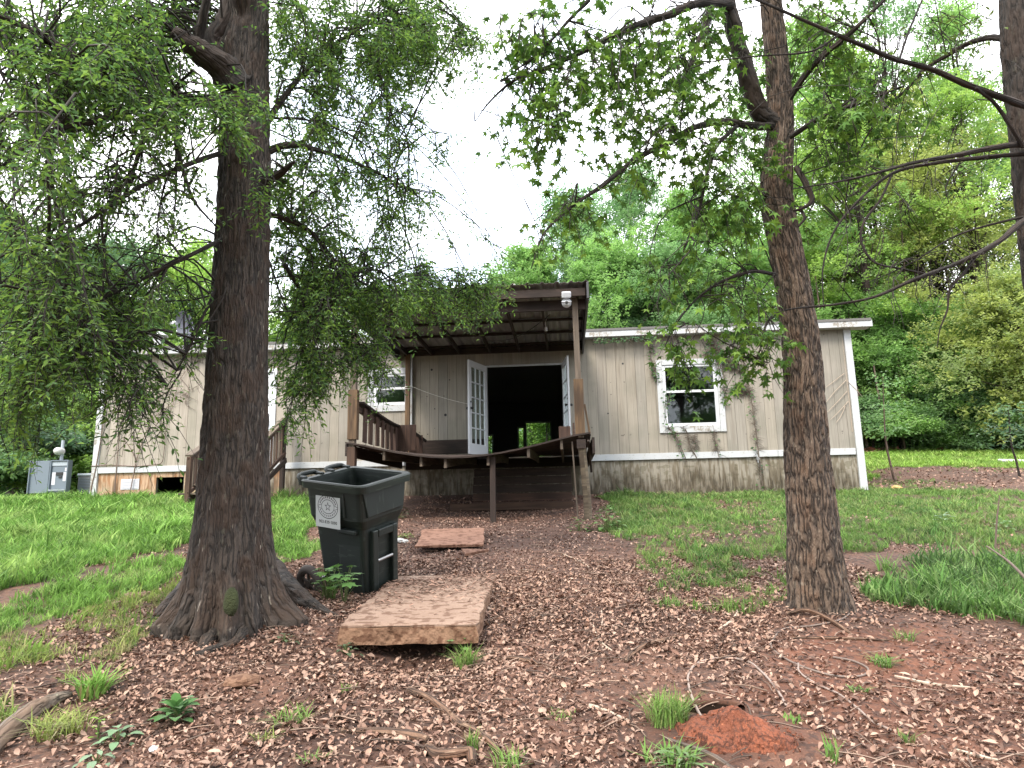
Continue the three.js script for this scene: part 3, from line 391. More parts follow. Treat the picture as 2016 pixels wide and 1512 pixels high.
{ // side steps with sloping railings, mostly behind the oak
  const st = thing('side_steps', houseToWorld(-5.1, 1.75, 0.8), 'wooden side steps with sloping railings half hidden behind the big oak', 'steps'); st.rotation.y = -YAW;
  const lo = (u, y, o) => V(u + 5.1, y - 1.75, o - 0.8);
  const bar = (a, b, w, h) => { const d = b.clone().sub(a), g = new RoundedBoxGeometry(w, h, d.length(), 1, 0.005); metricUV(g, 1, 'z'); g.applyQuaternion(new THREE.Quaternion().setFromRotationMatrix(new THREE.Matrix4().lookAt(d, V(0, 0, 0), V(0, 1, 0)))); const m = a.clone().add(b).multiplyScalar(0.5); g.translate(m.x, m.y, m.z); return g; };
  const runs = [[onWall(372, 897, 1.75), onWall(412, 868, 0.35)], [onWall(519, 866, 1.3), onWall(562, 823, 0.3)]];
  runs.forEach(([a, b], i) => {
    const A = lo(a.x, a.y, a.z), Bq = lo(b.x, b.y, b.z); part('handrail', bar(A, Bq, 0.13, 0.035), M.woodGrey, st); part('rail', bar(A.clone().add(V(0, -0.08, 0)), Bq.clone().add(V(0, -0.08, 0)), 0.035, 0.08), M.wood, st);
    part('post', box(A.x - 0.045, A.x + 0.045, -0.15, A.y - 0.02, A.z - 0.09, A.z, 1, 0.005), M.wood, st); part('post', box(Bq.x - 0.045, Bq.x + 0.045, -0.15, Bq.y - 0.02, Bq.z, Bq.z + 0.09, 1, 0.005), M.woodDark, st);
    for (let k = 1; k < 8; k++) { const t = k / 8, p = A.clone().lerp(Bq, t); part('baluster', box(p.x - 0.018, p.x + 0.018, p.y - 0.78, p.y - 0.05, p.z - 0.018, p.z + 0.018), k % 2 ? M.wood : M.woodGrey, st); }
    part('rail', bar(A.clone().add(V(0.03, -0.72, 0)), Bq.clone().add(V(0.03, -0.74, 0)), 0.035, 0.07), M.wood, st); part('stringer', bar(A.clone().add(V(0.05, -0.85, 0)), Bq.clone().add(V(0.05, -0.9, 0)), 0.04, 0.1), M.woodDark, st);
  });
  for (let k = 0; k < 4; k++) part('tread', box(-0.42, 0.78, 0.12 + k * 0.18, 0.155 + k * 0.18, 0.62 - k * 0.3, 0.9 - k * 0.3, 1, 0.004), M.woodGrey, st);
}
{ // satellite dish on the roof
  const p = onWall(372, 640, -0.35), c = houseToWorld(p.x, p.y, -0.35), d = thing('satellite_dish', V(c.x, 5.16, c.z), 'grey satellite dish on the roof edge behind the oak leaves', 'satellite dish');
  const k = c.y - 5.16, bowl = new THREE.SphereGeometry(0.62, 28, 8, 0, Math.PI * 2, 0, 0.58); bowl.translate(0, -0.62, 0); bowl.scale(1, 1, 1); bowl.rotateX(-Math.PI / 2 + 0.35); bowl.rotateY(-0.55); bowl.rotateX(0); bowl.translate(0, k, 0.02);
  part('reflector', bowl, std({ color: lin(0.14, 0.15, 0.19), roughness: 0.5, side: THREE.DoubleSide }), d); part('mast', tube([V(0, 0, 0), V(0, k * 0.5, -0.08), V(0, k - 0.05, -0.06)], [0.025], { sides: 8 }), M.dishGrey, d); part('arm', tube([V(0, k - 0.28, 0), V(-0.12, k - 0.3, 0.25), V(-0.16, k - 0.12, 0.42)], [0.016], { sides: 6 }), M.dishGrey, d); part('receiver', new RoundedBoxGeometry(0.17, 0.09, 0.1, 1, 0.02).translate(-0.16, k - 0.07, 0.42), std({ color: lin(0.38, 0.39, 0.42) }), d);
}
{ // meter cabinet on a post, door open
  const g0 = at(97, 992, 15.2), g = V(g0.x, H(g0.x, g0.z), g0.z), box0 = thing('meter_cabinet', g, 'grey electric meter cabinet with its door swung open at the left of the house', 'electric cabinet');
  const top = at(97, 906, 15.2).y - g.y, bot = at(97, 969, 15.2).y - g.y, w = 0.4, D = 0.16;
  const c0 = -0.07, c1 = c0 + w;
  part('cabinet', merge([box(c0, c1, bot, top, -D, -D + 0.02), box(c0, c0 + 0.02, bot, top, -D + 0.02, 0), box(c1 - 0.02, c1, bot, top, -D + 0.02, 0), box(c0 + 0.02, c1 - 0.02, top - 0.02, top, -D + 0.02, 0), box(c0 + 0.02, c1 - 0.02, bot, bot + 0.02, -D + 0.02, 0)]), M.boxGrey, box0);
  part('cover', box(c0 + 0.03, c1 - 0.03, bot + 0.06, top - 0.14, -0.06, -0.04, 1, 0.004), M.boxGrey, box0); part('flap', box(c0 + 0.02, c1 - 0.02, top - 0.13, top - 0.03, -0.05, -0.03, 1, 0.004), M.boxGreyLight, box0); part('breaker', box(c0 + 0.13, c1 - 0.11, bot + 0.37, bot + 0.44, -0.04, -0.02, 1, 0.003), M.black, box0); part('breaker', box(c0 + 0.2, c1 - 0.13, bot + 0.31, bot + 0.35, -0.04, -0.02, 1, 0.003), M.black, box0);
  for (const [a, b, c, d] of [[0.04, 0.12, 0.16, 0.44], [0.29, 0.37, 0.24, 0.44], [0.32, 0.37, 0.46, 0.54]]) part('paper_label', box(c0 + a, c0 + b, bot + c, bot + d, -0.039, -0.036), M.paper, box0); part('lip', box(c0 + 0.01, c1 - 0.01, bot + 0.03, bot + 0.055, -0.03, 0.02, 1, 0.004), M.boxGreyLight, box0);
  part('cabinet_door', merge([box(c0 - 0.42, c0 - 0.01, bot - 0.02, top - 0.01, -0.02, 0.0, 1, 0.004), box(c0 - 0.44, c0 - 0.42, bot - 0.02, top - 0.01, -0.02, 0.04)]), M.boxGrey, box0);
  for (const x of [0.0, 0.1, 0.22]) part('conduit', new THREE.CylinderGeometry(x === 0.1 ? 0.045 : 0.03, x === 0.1 ? 0.045 : 0.03, bot + 0.3, 10).translate(c0 + 0.09 + x, (bot - 0.3) / 2, -0.09), x === 0.1 ? M.bottleWhite : M.boxGreyLight, box0);
  part('mast', new THREE.CylinderGeometry(0.035, 0.035, 0.5, 10).translate(c0 + 0.18, top + 0.2, -0.09), M.boxGreyLight, box0); part('meter', merge([new THREE.CylinderGeometry(0.085, 0.085, 0.14, 16).rotateX(Math.PI / 2).translate(c0 + 0.16, top + 0.2, -0.03), new THREE.SphereGeometry(0.08, 14, 8).translate(c0 + 0.16, top + 0.2, 0.04)]), M.bottleWhite, box0);
}
{ // air conditioner at the house corner
  const a = at(162, 990, 15.6), ac = thing('air_conditioner', V(a.x, H(a.x, a.z), a.z), 'grey air conditioner unit tucked behind the left house corner', 'air conditioner'), h = at(162, 936, 15.6).y - H(a.x, a.z);
  part('casing', new RoundedBoxGeometry(0.5, h, 0.5, 2, 0.03).translate(0.06, h / 2, -0.3), std({ color: lin(0.09, 0.095, 0.1) }), ac); part('lid', new RoundedBoxGeometry(0.53, 0.05, 0.53, 1, 0.015).translate(0.06, h + 0.02, -0.3), M.boxGreyLight, ac); const lv = []; for (let k = 0; k < 12; k++) lv.push(box(-0.16, 0.28, 0.1 + k * (h - 0.15) / 12, 0.112 + k * (h - 0.15) / 12, -0.06, -0.045)); part('louvre', merge(lv), M.boxGrey, ac); part('fan_grille', new THREE.TorusGeometry(0.18, 0.012, 6, 20).rotateX(Math.PI / 2).translate(0.06, h + 0.05, -0.3), M.black, ac);
}
// ------------------------------------------------------------------ rubbish cart
{
  const base = gp(706, 1170), cart = thing('trash_cart', V(base.x - 0.04, base.y - 0.03, base.z - 0.3), 'open dark green wheeled trash cart with a white sticker beside the big oak', 'trash cart');
  cart.scale.set(0.96, 1.08, 0.96); cart.rotation.set(0.24, 59 * Math.PI / 180, 0.02, 'XYZ');                                   // local: front (lift bar) +z, sticker side -x
  const rr = (w, d, r, n = 5) => { const out = []; for (const [sx, sz, a0] of [[1, 1, 0], [-1, 1, Math.PI / 2], [-1, -1, Math.PI], [1, -1, Math.PI * 1.5]]) for (let k = 0; k <= n; k++) { const a = a0 + k / n * Math.PI / 2; out.push([sx * (w / 2 - r) + r * Math.cos(a), sz * (d / 2 - r) + r * Math.sin(a)]); } return out; };
  const loft = (rings, cap0, cap1) => { // rings: [y, w, d, r, zShift]
    const pos = [], idx = [], n = 24; rings.forEach(([y, w, d, r, zs = 0]) => rr(w, d, r).forEach(([x, z]) => pos.push(x, y, z + zs)));
    for (let i = 0; i < rings.length - 1; i++) for (let j = 0; j < n; j++) { const a = i * n + j, b = i * n + (j + 1) % n; idx.push(a, a + n, b, b, a + n, b + n); }
    for (const [on, i] of [[cap0, 0], [cap1, rings.length - 1]]) if (on) { const k = pos.length / 3, [y, , , , zs = 0] = rings[i]; pos.push(0, y, zs); for (let j = 0; j < n; j++) idx.push(k, i * n + (i ? (j + 1) % n : j), i * n + (i ? j : (j + 1) % n)); }
    let g = new THREE.BufferGeometry(); g.setAttribute('position', new THREE.Float32BufferAttribute(pos, 3)); g.setIndex(idx); g = g.toNonIndexed(); g.computeVertexNormals(); return metricUV(g, 1, 'y');
  };
  part('body', loft([[0.0, 0.4, 0.5, 0.05], [0.03, 0.43, 0.53, 0.05], [0.5, 0.49, 0.59, 0.05], [0.64, 0.51, 0.615, 0.05], [0.72, 0.595, 0.68, 0.06], [1.0, 0.635, 0.72, 0.07], [1.0, 0.6, 0.685, 0.06], [0.74, 0.57, 0.65, 0.055], [0.66, 0.48, 0.585, 0.045], [0.06, 0.4, 0.5, 0.04]], true, true), M.plastic, cart);
  part('rim', loft([[0.955, 0.665, 0.75, 0.08, 0], [0.96, 0.7, 0.8, 0.08, 0.01], [1.015, 0.71, 0.81, 0.08, 0.01], [1.025, 0.69, 0.79, 0.08, 0.01], [1.02, 0.61, 0.69, 0.06, 0], [0.985, 0.6, 0.685, 0.06, 0]]), M.plasticRim, cart);
  { const s = new THREE.Shape(); s.moveTo(-0.29, 0.98); s.lineTo(-0.235, 0.745); s.lineTo(0.235, 0.745); s.lineTo(0.29, 0.98); s.closePath(); const g = new THREE.ExtrudeGeometry(s, { depth: 0.055, bevelEnabled: true, bevelSize: 0.008, bevelThickness: 0.008, bevelSegments: 2 }); g.translate(0, 0, 0.325); g.rotateX(-0.03); part('lift_apron', metricUV(g, 1), M.plastic, cart); }
  // recess with the grab bar: two raised ribs, dark back, steel bar
  part('recess_frame', merge([box(-0.17, -0.1, 0.02, 0.64, 0.262, 0.315, 1, 0.012), box(0.1, 0.17, 0.02, 0.64, 0.262, 0.315, 1, 0.012), box(-0.1, 0.1, 0.575, 0.64, 0.27, 0.318, 1, 0.01)].map((g) => g.rotateX(0.055))), M.plastic, cart);
  part('recess', box(-0.098, 0.098, 0.03, 0.57, 0.235, 0.25).rotateX(0.055), M.plastic, cart);
  part('lift_bar', new THREE.CylinderGeometry(0.013, 0.013, 0.2, 10).rotateZ(Math.PI / 2).translate(0, 0.36, 0.322), M.steel, cart);
  part('side_ledge', merge([-1, 1].map((s) => box(s * 0.235, s * 0.29, 0.6, 0.64, 0.02, 0.24, 1, 0.012))), M.plastic, cart);
  part('side_rib', merge([-1, 1].flatMap((s) => [box(s * 0.205, s * 0.245, 0.05, 0.6, -0.02, 0.25, 1, 0.012), box(s * 0.29, s * 0.318, 0.74, 0.94, 0.13, 0.15, 1, 0.008)])), M.plastic, cart);
  // twin hinge handles at the back
  const hd = (x0, x1) => merge([tube([V(x0, 0.99, -0.4), V(x0, 1.02, -0.44), V(x0 + 0.02, 1.035, -0.47), V((x0 + x1) / 2, 1.04, -0.48), V(x1 - 0.02, 1.035, -0.47), V(x1, 1.02, -0.44), V(x1, 0.99, -0.4)], [0.022], { sides: 8, seg: 30 }), box(x0 - 0.012, x0 + 0.03, 0.96, 1.04, -0.45, -0.36, 1, 0.01), box(x1 - 0.03, x1 + 0.012, 0.96, 1.04, -0.45, -0.36, 1, 0.01), box(x0, x1, 0.985, 1.0, -0.47, -0.38, 1, 0.006)]);
  part('handle', hd(-0.29, -0.06), M.plastic, cart); part('handle', hd(0.06, 0.29), M.plastic, cart);
  for (const s of [-1, 1]) {
    const w = part('wheel', new THREE.TorusGeometry(0.122, 0.036, 10, 28).rotateY(Math.PI / 2).translate(s * 0.33, 0.14, -0.34), M.tyre, cart), spokes = [new THREE.CylinderGeometry(0.032, 0.032, 0.055, 12).rotateZ(Math.PI / 2).translate(s * 0.33, 0.14, -0.34), new THREE.TorusGeometry(0.098, 0.012, 6, 24).rotateY(Math.PI / 2).translate(s * 0.345, 0.14, -0.34)];
    for (let k = 0; k < 6; k++) { const a = k / 6 * Math.PI * 2; spokes.push(new THREE.BoxGeometry(0.016, 0.085, 0.02).translate(0, 0.06, 0).rotateX(a).translate(s * 0.34, 0.14, -0.34)); }
    part('hub', merge(spokes), M.tyre, w);
  }
  part('axle', new THREE.CylinderGeometry(0.012, 0.012, 0.66, 8).rotateZ(Math.PI / 2).translate(0, 0.14, -0.34), M.steel, cart);
  // sticker: oval badge with a star and a phone number
  const cv = document.createElement('canvas'); cv.width = 256; cv.height = 256; const c = cv.getContext('2d');
  c.fillStyle = '#d6dada'; c.fillRect(0, 0, 256, 256); c.strokeStyle = '#2d2a30'; c.lineWidth = 5; c.beginPath(); c.ellipse(128, 104, 104, 84, 0, 0, 7); c.stroke();
  c.lineWidth = 4; c.beginPath(); c.ellipse(128, 104, 66, 50, 0, 0, 7); c.stroke(); c.lineWidth = 3; for (const s of [-1, 1]) { c.beginPath(); c.moveTo(128 + s * 104, 104); c.lineTo(128 + s * 62, 88); c.moveTo(128 + s * 104, 112); c.lineTo(128 + s * 62, 124); c.stroke(); }
  c.fillStyle = '#4a3f48'; c.beginPath(); for (let k = 0; k < 10; k++) { const a = -Math.PI / 2 + k * Math.PI / 5, r = k % 2 ? 12 : 30; c.lineTo(128 + r * Math.cos(a), 104 + r * Math.sin(a)); } c.closePath(); c.lineWidth = 4; c.stroke();
  c.font = 'bold 15px sans-serif'; c.textAlign = 'center'; for (let k = 0; k < 11; k++) { const a = Math.PI * (1.12 + 0.76 * k / 10); c.fillRect(128 + 85 * Math.cos(a) - 5, 104 + 67 * Math.sin(a) - 7, 9, 13); } for (let k = 0; k < 10; k++) { const a = Math.PI * (0.14 + 0.72 * k / 9); c.fillRect(128 + 85 * Math.cos(a) - 4, 104 + 67 * Math.sin(a) - 6, 8, 12); }
  c.fillStyle = '#222'; c.font = 'bold 31px sans-serif'; c.fillText('903-839-1890', 128, 226);
  const st = new THREE.CanvasTexture(cv); st.colorSpace = THREE.SRGBColorSpace;
  const g = new THREE.PlaneGeometry(0.31, 0.29); g.rotateY(-Math.PI / 2); g.rotateZ(-0.06); g.translate(-0.317, 0.79, -0.06); part('sticker', g, std({ map: st, roughness: 0.55, color: lin(0.7, 0.7, 0.7) }), cart, 'white square sticker with an oval badge and a phone number');
}

// ------------------------------------------------------------------ concrete slabs
let slabThing;
function roughSlab(w, l, t, seed, n = 26) { // slab with its front edge at z = 0, top at y = 0, worn edges
  const g = new THREE.BoxGeometry(w, t, l, n, 4, n * 2), p = g.attributes.position;
  for (let i = 0; i < p.count; i++) { let x = p.getX(i), y = p.getY(i) - t / 2, z = p.getZ(i) - l / 2; const ex = Math.abs(x) > w / 2 - 1e-4, ez = z > -1e-4 || z < -l + 1e-4, n1 = fbm(x * 6 + seed, z * 6 + y * 9, 3, seed) - 0.5, n2 = fbm(x * 22 + seed, z * 22 + y * 20, 3, seed + 5) - 0.5; if (ex) x += Math.sign(x) * (n1 * 0.05 + n2 * 0.016); if (ez) z += (n1 * 0.045 + n2 * 0.016); if (y > -1e-4) y += n2 * 0.008 - (ex || ez ? 0.008 : 0); if (y < -t + 1e-4) y += n1 * 0.03; p.setXYZ(i, x, y, z); }
  g.computeVertexNormals(); return metricUV(g, 0.7);
}
{
  const fl = at(667, 1226, 4.8), fr = at(938, 1235, 4.72), c = fl.clone().add(fr).multiplyScalar(0.5);
  const s = thing('concrete_slab', c, 'thick tan concrete slab raised at its near edge, between cart and camera', 'concrete slab', null), w = fl.distanceTo(fr);
  s.rotation.set(0.078, -0.045, 0.0, 'YXZ'); s.updateMatrixWorld(true); slabThing = s;
  const top = part('slab_top', roughSlab(w, 1.9, 0.009, 3), M.slab, s); const low = roughSlab(w + 0.004, 1.9, 0.115, 3); low.translate(0, -0.0095, 0.002); part('slab_edge', low, M.slabSide, s);
  const b = at(818, 1074, 8.0), b2 = at(952, 1070, 8.0), m = b.clone().add(b2).multiplyScalar(0.5);
  const s2 = thing('rust_plate', m, 'thin reddish slab propped on the dirt below the deck', 'slab'); s2.rotation.set(0.15, 0.05, 0, 'YXZ'); part('plate', roughSlab(b.distanceTo(b2), 1.05, 0.03, 17), std({ map: T.slab, bumpMap: T.slabBump, bumpScale: 0.006, color: lin(0.42, 0.32, 0.275) }), s2); part('prop_stone', new THREE.DodecahedronGeometry(0.06, 0).translate(0.2, -0.09, -0.4), M.stone, s2);
  const t0 = gp(922, 1090), sh = new THREE.Shape(); sh.moveTo(-0.08, 0.1); sh.lineTo(0.22, 0.02); sh.lineTo(-0.02, -0.2); sh.closePath(); const tg = new THREE.ExtrudeGeometry(sh, { depth: 0.025, bevelEnabled: true, bevelSize: 0.006, bevelThickness: 0.006, bevelSegments: 1 }); tg.rotateX(-Math.PI / 2 + 0.12); metricUV(tg, 0.7); tg.translate(t0.x, t0.y + 0.01, t0.z); solo('slab_fragment', tg, std({ map: T.slab, color: lin(0.32, 0.24, 0.2) }), 'reddish triangular slab fragment in front of the propped plate', 'slab fragment');
}
function rock(name, px, py, r, sy, m, label, category, seed, lift = 0.4) { const p = gp(px, py), g = new THREE.IcosahedronGeometry(r, 3), q = g.attributes.position; for (let i = 0; i < q.count; i++) { const v = V(q.getX(i), q.getY(i), q.getZ(i)), k = 1 + (fbm(v.x / r * 1.3 + seed, v.y / r * 1.3 + v.z / r, 4, seed) - 0.5) * 0.9; q.setXYZ(i, v.x * k, v.y * k * sy, v.z * k * 0.8); } g.computeVertexNormals(); metricUV(g, 1); g.translate(p.x, p.y + r * sy * lift, p.z); return solo(name, g, m, label, category); }
rock('rock', 268, 1178, 0.1, 0.42, M.stone, 'pale flat rock in the grass left of the big oak', 'rock', 3);
rock('rock', 478, 1345, 0.1, 0.36, std({ map: T.slab, color: lin(0.3, 0.24, 0.19) }), 'brown rock among dead leaves below the big oak', 'rock', 11);
rock('rock', 300, 1482, 0.022, 0.8, M.bottleWhite, 'small pale round stone at the lower left among leaves', 'rock', 5, 0.6);
rock('rock', 1766, 964, 0.14, 0.4, std({ map: T.slab, color: lin(0.85, 0.8, 0.45) }), 'yellowish flat stone beside the right house corner', 'rock', 7);

// ------------------------------------------------------------------ dirt mound by the burrow
{
  const c = gp(1448, 1446), g = new THREE.PlaneGeometry(1.0, 0.62, 110, 72); g.rotateX(-Math.PI / 2); const p = g.attributes.position;
  for (let i = 0; i < p.count; i++) { const x = p.getX(i), z = p.getZ(i), rr = Math.hypot((x - 0.2 * z) / 0.27, (z - 0.02) / 0.17), q0 = rr + (fbm(x * 7 + 3, z * 7, 3, 8) - 0.5) * 0.9, h = 0.13 * Math.pow(clamp(1 - q0 * 0.74), 0.9) + (fbm(x * 9, z * 9, 4, 9) - 0.5) * 0.035 * clamp(1.4 - rr) + (fbm(x * 40, z * 40, 3, 12) - 0.5) * 0.02 * clamp(1.4 - rr); p.setY(i, H(c.x + x, c.z + z) - c.y - 0.012 - 0.05 * smooth(0.85, 1.3, q0) + h); }
  g.computeVertexNormals(); metricUV(g, 1.5); const m = thing('dirt_mound', c, 'fresh red dirt mound beside a burrow at the lower right', 'dirt mound'); part('mound', g, M.redDirt, m);
  const r = rng(31), cl = []; for (let i = 0; i < 160; i++) { const a = r() * 7, q = 0.5 * Math.sqrt(r()), s = 0.003 + r() * r() * 0.009, x = Math.cos(a) * q * 0.7, z = Math.sin(a) * q * 0.42, rr = Math.hypot((x - 0.2 * z) / 0.27, z / 0.17), h = H(c.x + x, c.z + z) - c.y - 0.014 + 0.1 * Math.pow(clamp(1 - rr * 0.8), 0.75); cl.push(new THREE.DodecahedronGeometry(s, 0).translate(x, h, z)); } part('clod', merge(cl.map((q) => metricUV(q, 1))), M.redDirt, m);
  const hp = gp(1405, 1398), hole = thing('burrow_shade', hp.clone().setY(hp.y + 0.01), 'flat black disc painted as the shade inside a burrow just behind the red dirt mound', 'burrow'); const hg = new THREE.CircleGeometry(0.15, 24); hg.scale(1, 0.36, 1); hg.rotateX(-Math.PI / 2 + 0.16); part('hole', hg, new THREE.MeshPhysicalMaterial({ color: lin(0.012, 0.008, 0.006), roughness: 1, specularIntensity: 0 }), hole); const lipG = new THREE.TorusGeometry(0.14, 0.022, 8, 28, Math.PI * 1.15); lipG.rotateZ(-0.2); lipG.scale(1, 0.38, 1); lipG.rotateX(-Math.PI / 2 + 0.16); part('lip', metricUV(lipG, 1), std({ map: T.soil, color: lin(0.8, 0.7, 0.62) }), hole);  // ground is not dug here; black disc colour stands in for burrow shade
}

// ------------------------------------------------------------------ things lying on the ground
function lying(name, pts, radii, m, label, category, { lift = 0.6, sides = 8, wob = 0.3, group, seed = 1, sink = 0 } = {}) { const w = pts.map(([x, y, h = 0]) => { const p = gp(x, y); p.y += radii[0] * lift + h - sink; return p; }); return solo(name, tube(w, radii, { sides, wob, seed, seg: pts.length * 7 }), m, label, category, group); }
lying('log', [[-90, 1560], [0, 1465], [60, 1412], [110, 1388], [142, 1378]], [0.05, 0.052, 0.048, 0.036, 0.014], std({ map: T.barkOak, bumpMap: T.barkOakBump, bumpScale: 0.01, color: lin(2.6, 2.6, 2.45) }), 'grey lichened log at the lower left corner', 'log', { sides: 14, seed: 4 });
lying('exposed_root', [[672, 1442], [760, 1446], [820, 1455], [842, 1462]], [0.012, 0.026, 0.028, 0.02], M.root, 'thick nearly straight exposed root at the bottom centre-left', 'root', { sides: 10, seed: 5 });
lying('exposed_root', [[842, 1478], [862, 1492], [895, 1492], [925, 1488], [930, 1510]], [0.024, 0.026, 0.026, 0.024, 0.018], M.root, 'knobbly curved root end at the bottom centre', 'root', { sides: 10, seed: 6 });
lying('exposed_root', [[805, 1362], [845, 1380], [872, 1400], [905, 1430], [945, 1450], [975, 1476], [988, 1500]], [0.02, 0.024, 0.022, 0.02, 0.018, 0.014, 0.008], M.root, 'long winding root running down from the slab to the frame bottom', 'root', { sides: 10, seed: 7 });
lying('exposed_root', [[1232, 1305], [1245, 1290], [1275, 1272], [1310, 1262], [1345, 1252]], [0.012, 0.022, 0.02, 0.016, 0.006], M.root, 'short arched root on bare dirt between slab and right tree', 'root', { seed: 8 });
lying('exposed_root', [[975, 1300], [1010, 1298], [1050, 1305], [1062, 1312]], [0.008, 0.018, 0.02, 0.01], M.root, 'short dark root right below the slab corner', 'root', { seed: 9 });
lying('exposed_root', [[1030, 1218], [1055, 1206], [1085, 1200]], [0.006, 0.018, 0.008], M.root, 'small root hump in the leaves right of the slab', 'root', { seed: 10 });
lying('exposed_root', [[1560, 1258], [1620, 1258], [1700, 1260], [1750, 1262]], [0.008, 0.012, 0.012, 0.005], M.root, 'straight reddish root in front of the right tree', 'root', { seed: 12 });
lying('stick', [[1416, 1240], [1440, 1224], [1452, 1205], [1450, 1190]], [0.008, 0.012, 0.011, 0.005], M.stick, 'pale bent stick left of the right tree base', 'stick', { seed: 13 });
lying('stick', [[1762, 1333], [1830, 1348], [1918, 1356]], [0.008, 0.011, 0.005], M.stick, 'pale straight stick on dead leaves at the right', 'stick', { seed: 14 });
lying('stick', [[1168, 1232], [1180, 1262], [1205, 1282]], [0.006, 0.008, 0.004], M.stick, 'thin curved pale stick on dirt right of the slab', 'stick', { seed: 15 });
lying('stick', [[1184, 1200], [1186, 1225], [1182, 1240]], [0.004, 0.005, 0.003], M.stick, 'tiny upright-looking pale stick above the curved one', 'stick', { seed: 16 });
lying('stick', [[1105, 1090], [1150, 1110], [1160, 1118]], [0.007, 0.01, 0.005], M.stick, 'pale stick on the slope right of the propped plate', 'stick', { seed: 17 });
lying('stick', [[1160, 1390], [1180, 1396], [1235, 1420]], [0.008, 0.011, 0.006], M.stick, 'pale stick with a curled leaf at the bottom centre-right', 'stick', { seed: 18 });
lying('stick', [[1310, 1455], [1390, 1485], [1430, 1508], [1450, 1525]], [0.007, 0.012, 0.013, 0.012], std({ map: T.barkOak, color: lin(2.2, 2.1, 2.0) }), 'grey lichened stick below the red dirt mound', 'stick', { seed: 19 });
lying('stick', [[556, 1206], [585, 1204], [610, 1203]], [0.006, 0.007, 0.004], M.stick, 'small forked pale stick at the oak roots', 'stick', { seed: 20 });
lying('stick', [[1880, 1478], [1930, 1492], [1970, 1500]], [0.008, 0.01, 0.005], M.stick, 'pale stick in the lower right corner', 'stick', { seed: 21 });
lying('cable', [[1384, 1420], [1372, 1398], [1358, 1360], [1356, 1330], [1378, 1306], [1430, 1298], [1470, 1304], [1500, 1326], [1528, 1358], [1548, 1392]], [0.0075], M.cable, 'pale stiff cable looping up from the burrow', 'cable', { wob: 0, lift: 1, sides: 7 });
lying('cable', [[1678, 1190], [1676, 1204], [1655, 1222], [1600, 1234], [1545, 1240], [1522, 1262], [1518, 1275], [1548, 1300], [1600, 1322], [1650, 1334], [1700, 1332], [1708, 1318], [1680, 1304], [1640, 1296]], [0.007], M.cableB, 'dark cable winding from the right tree base over the dirt', 'cable', { wob: 0, lift: 1, sides: 7 });
lying('cable', [[1572, 1308], [1575, 1326], [1610, 1350], [1650, 1368], [1690, 1398], [1720, 1424], [1755, 1440]], [0.006], M.cable, 'thin straw-coloured cable running to the lower right', 'cable', { wob: 0, lift: 1, sides: 7 });
{ const a = gp(1966, 911), b = gp(2080, 914); a.y += 0.06; b.y += 0.06; solo('pipe', tube([a, a.clone().lerp(b, 0.5), b], [0.055], { sides: 12 }), M.bottleWhite, 'white pipe lying in the bright grass at the right edge', 'pipe'); }
{ const p = gp(712, 1060); solo('litter_wrapper', (() => { const g = new THREE.IcosahedronGeometry(0.09, 2), q = g.attributes.position; for (let i = 0; i < q.count; i++) { const k = 0.5 + noise(q.getX(i) * 40, q.getZ(i) * 40 + q.getY(i) * 30, 3); q.setXYZ(i, q.getX(i) * k * 1.2, q.getY(i) * k * 0.35, q.getZ(i) * k); } g.computeVertexNormals(); g.translate(gp(786, 1068).x, gp(786, 1068).y + 0.02, gp(786, 1068).z); return metricUV(g, 1); })(), M.bottleWhite, 'crumpled white wrapper on the ground right of the trash cart', 'litter'); }

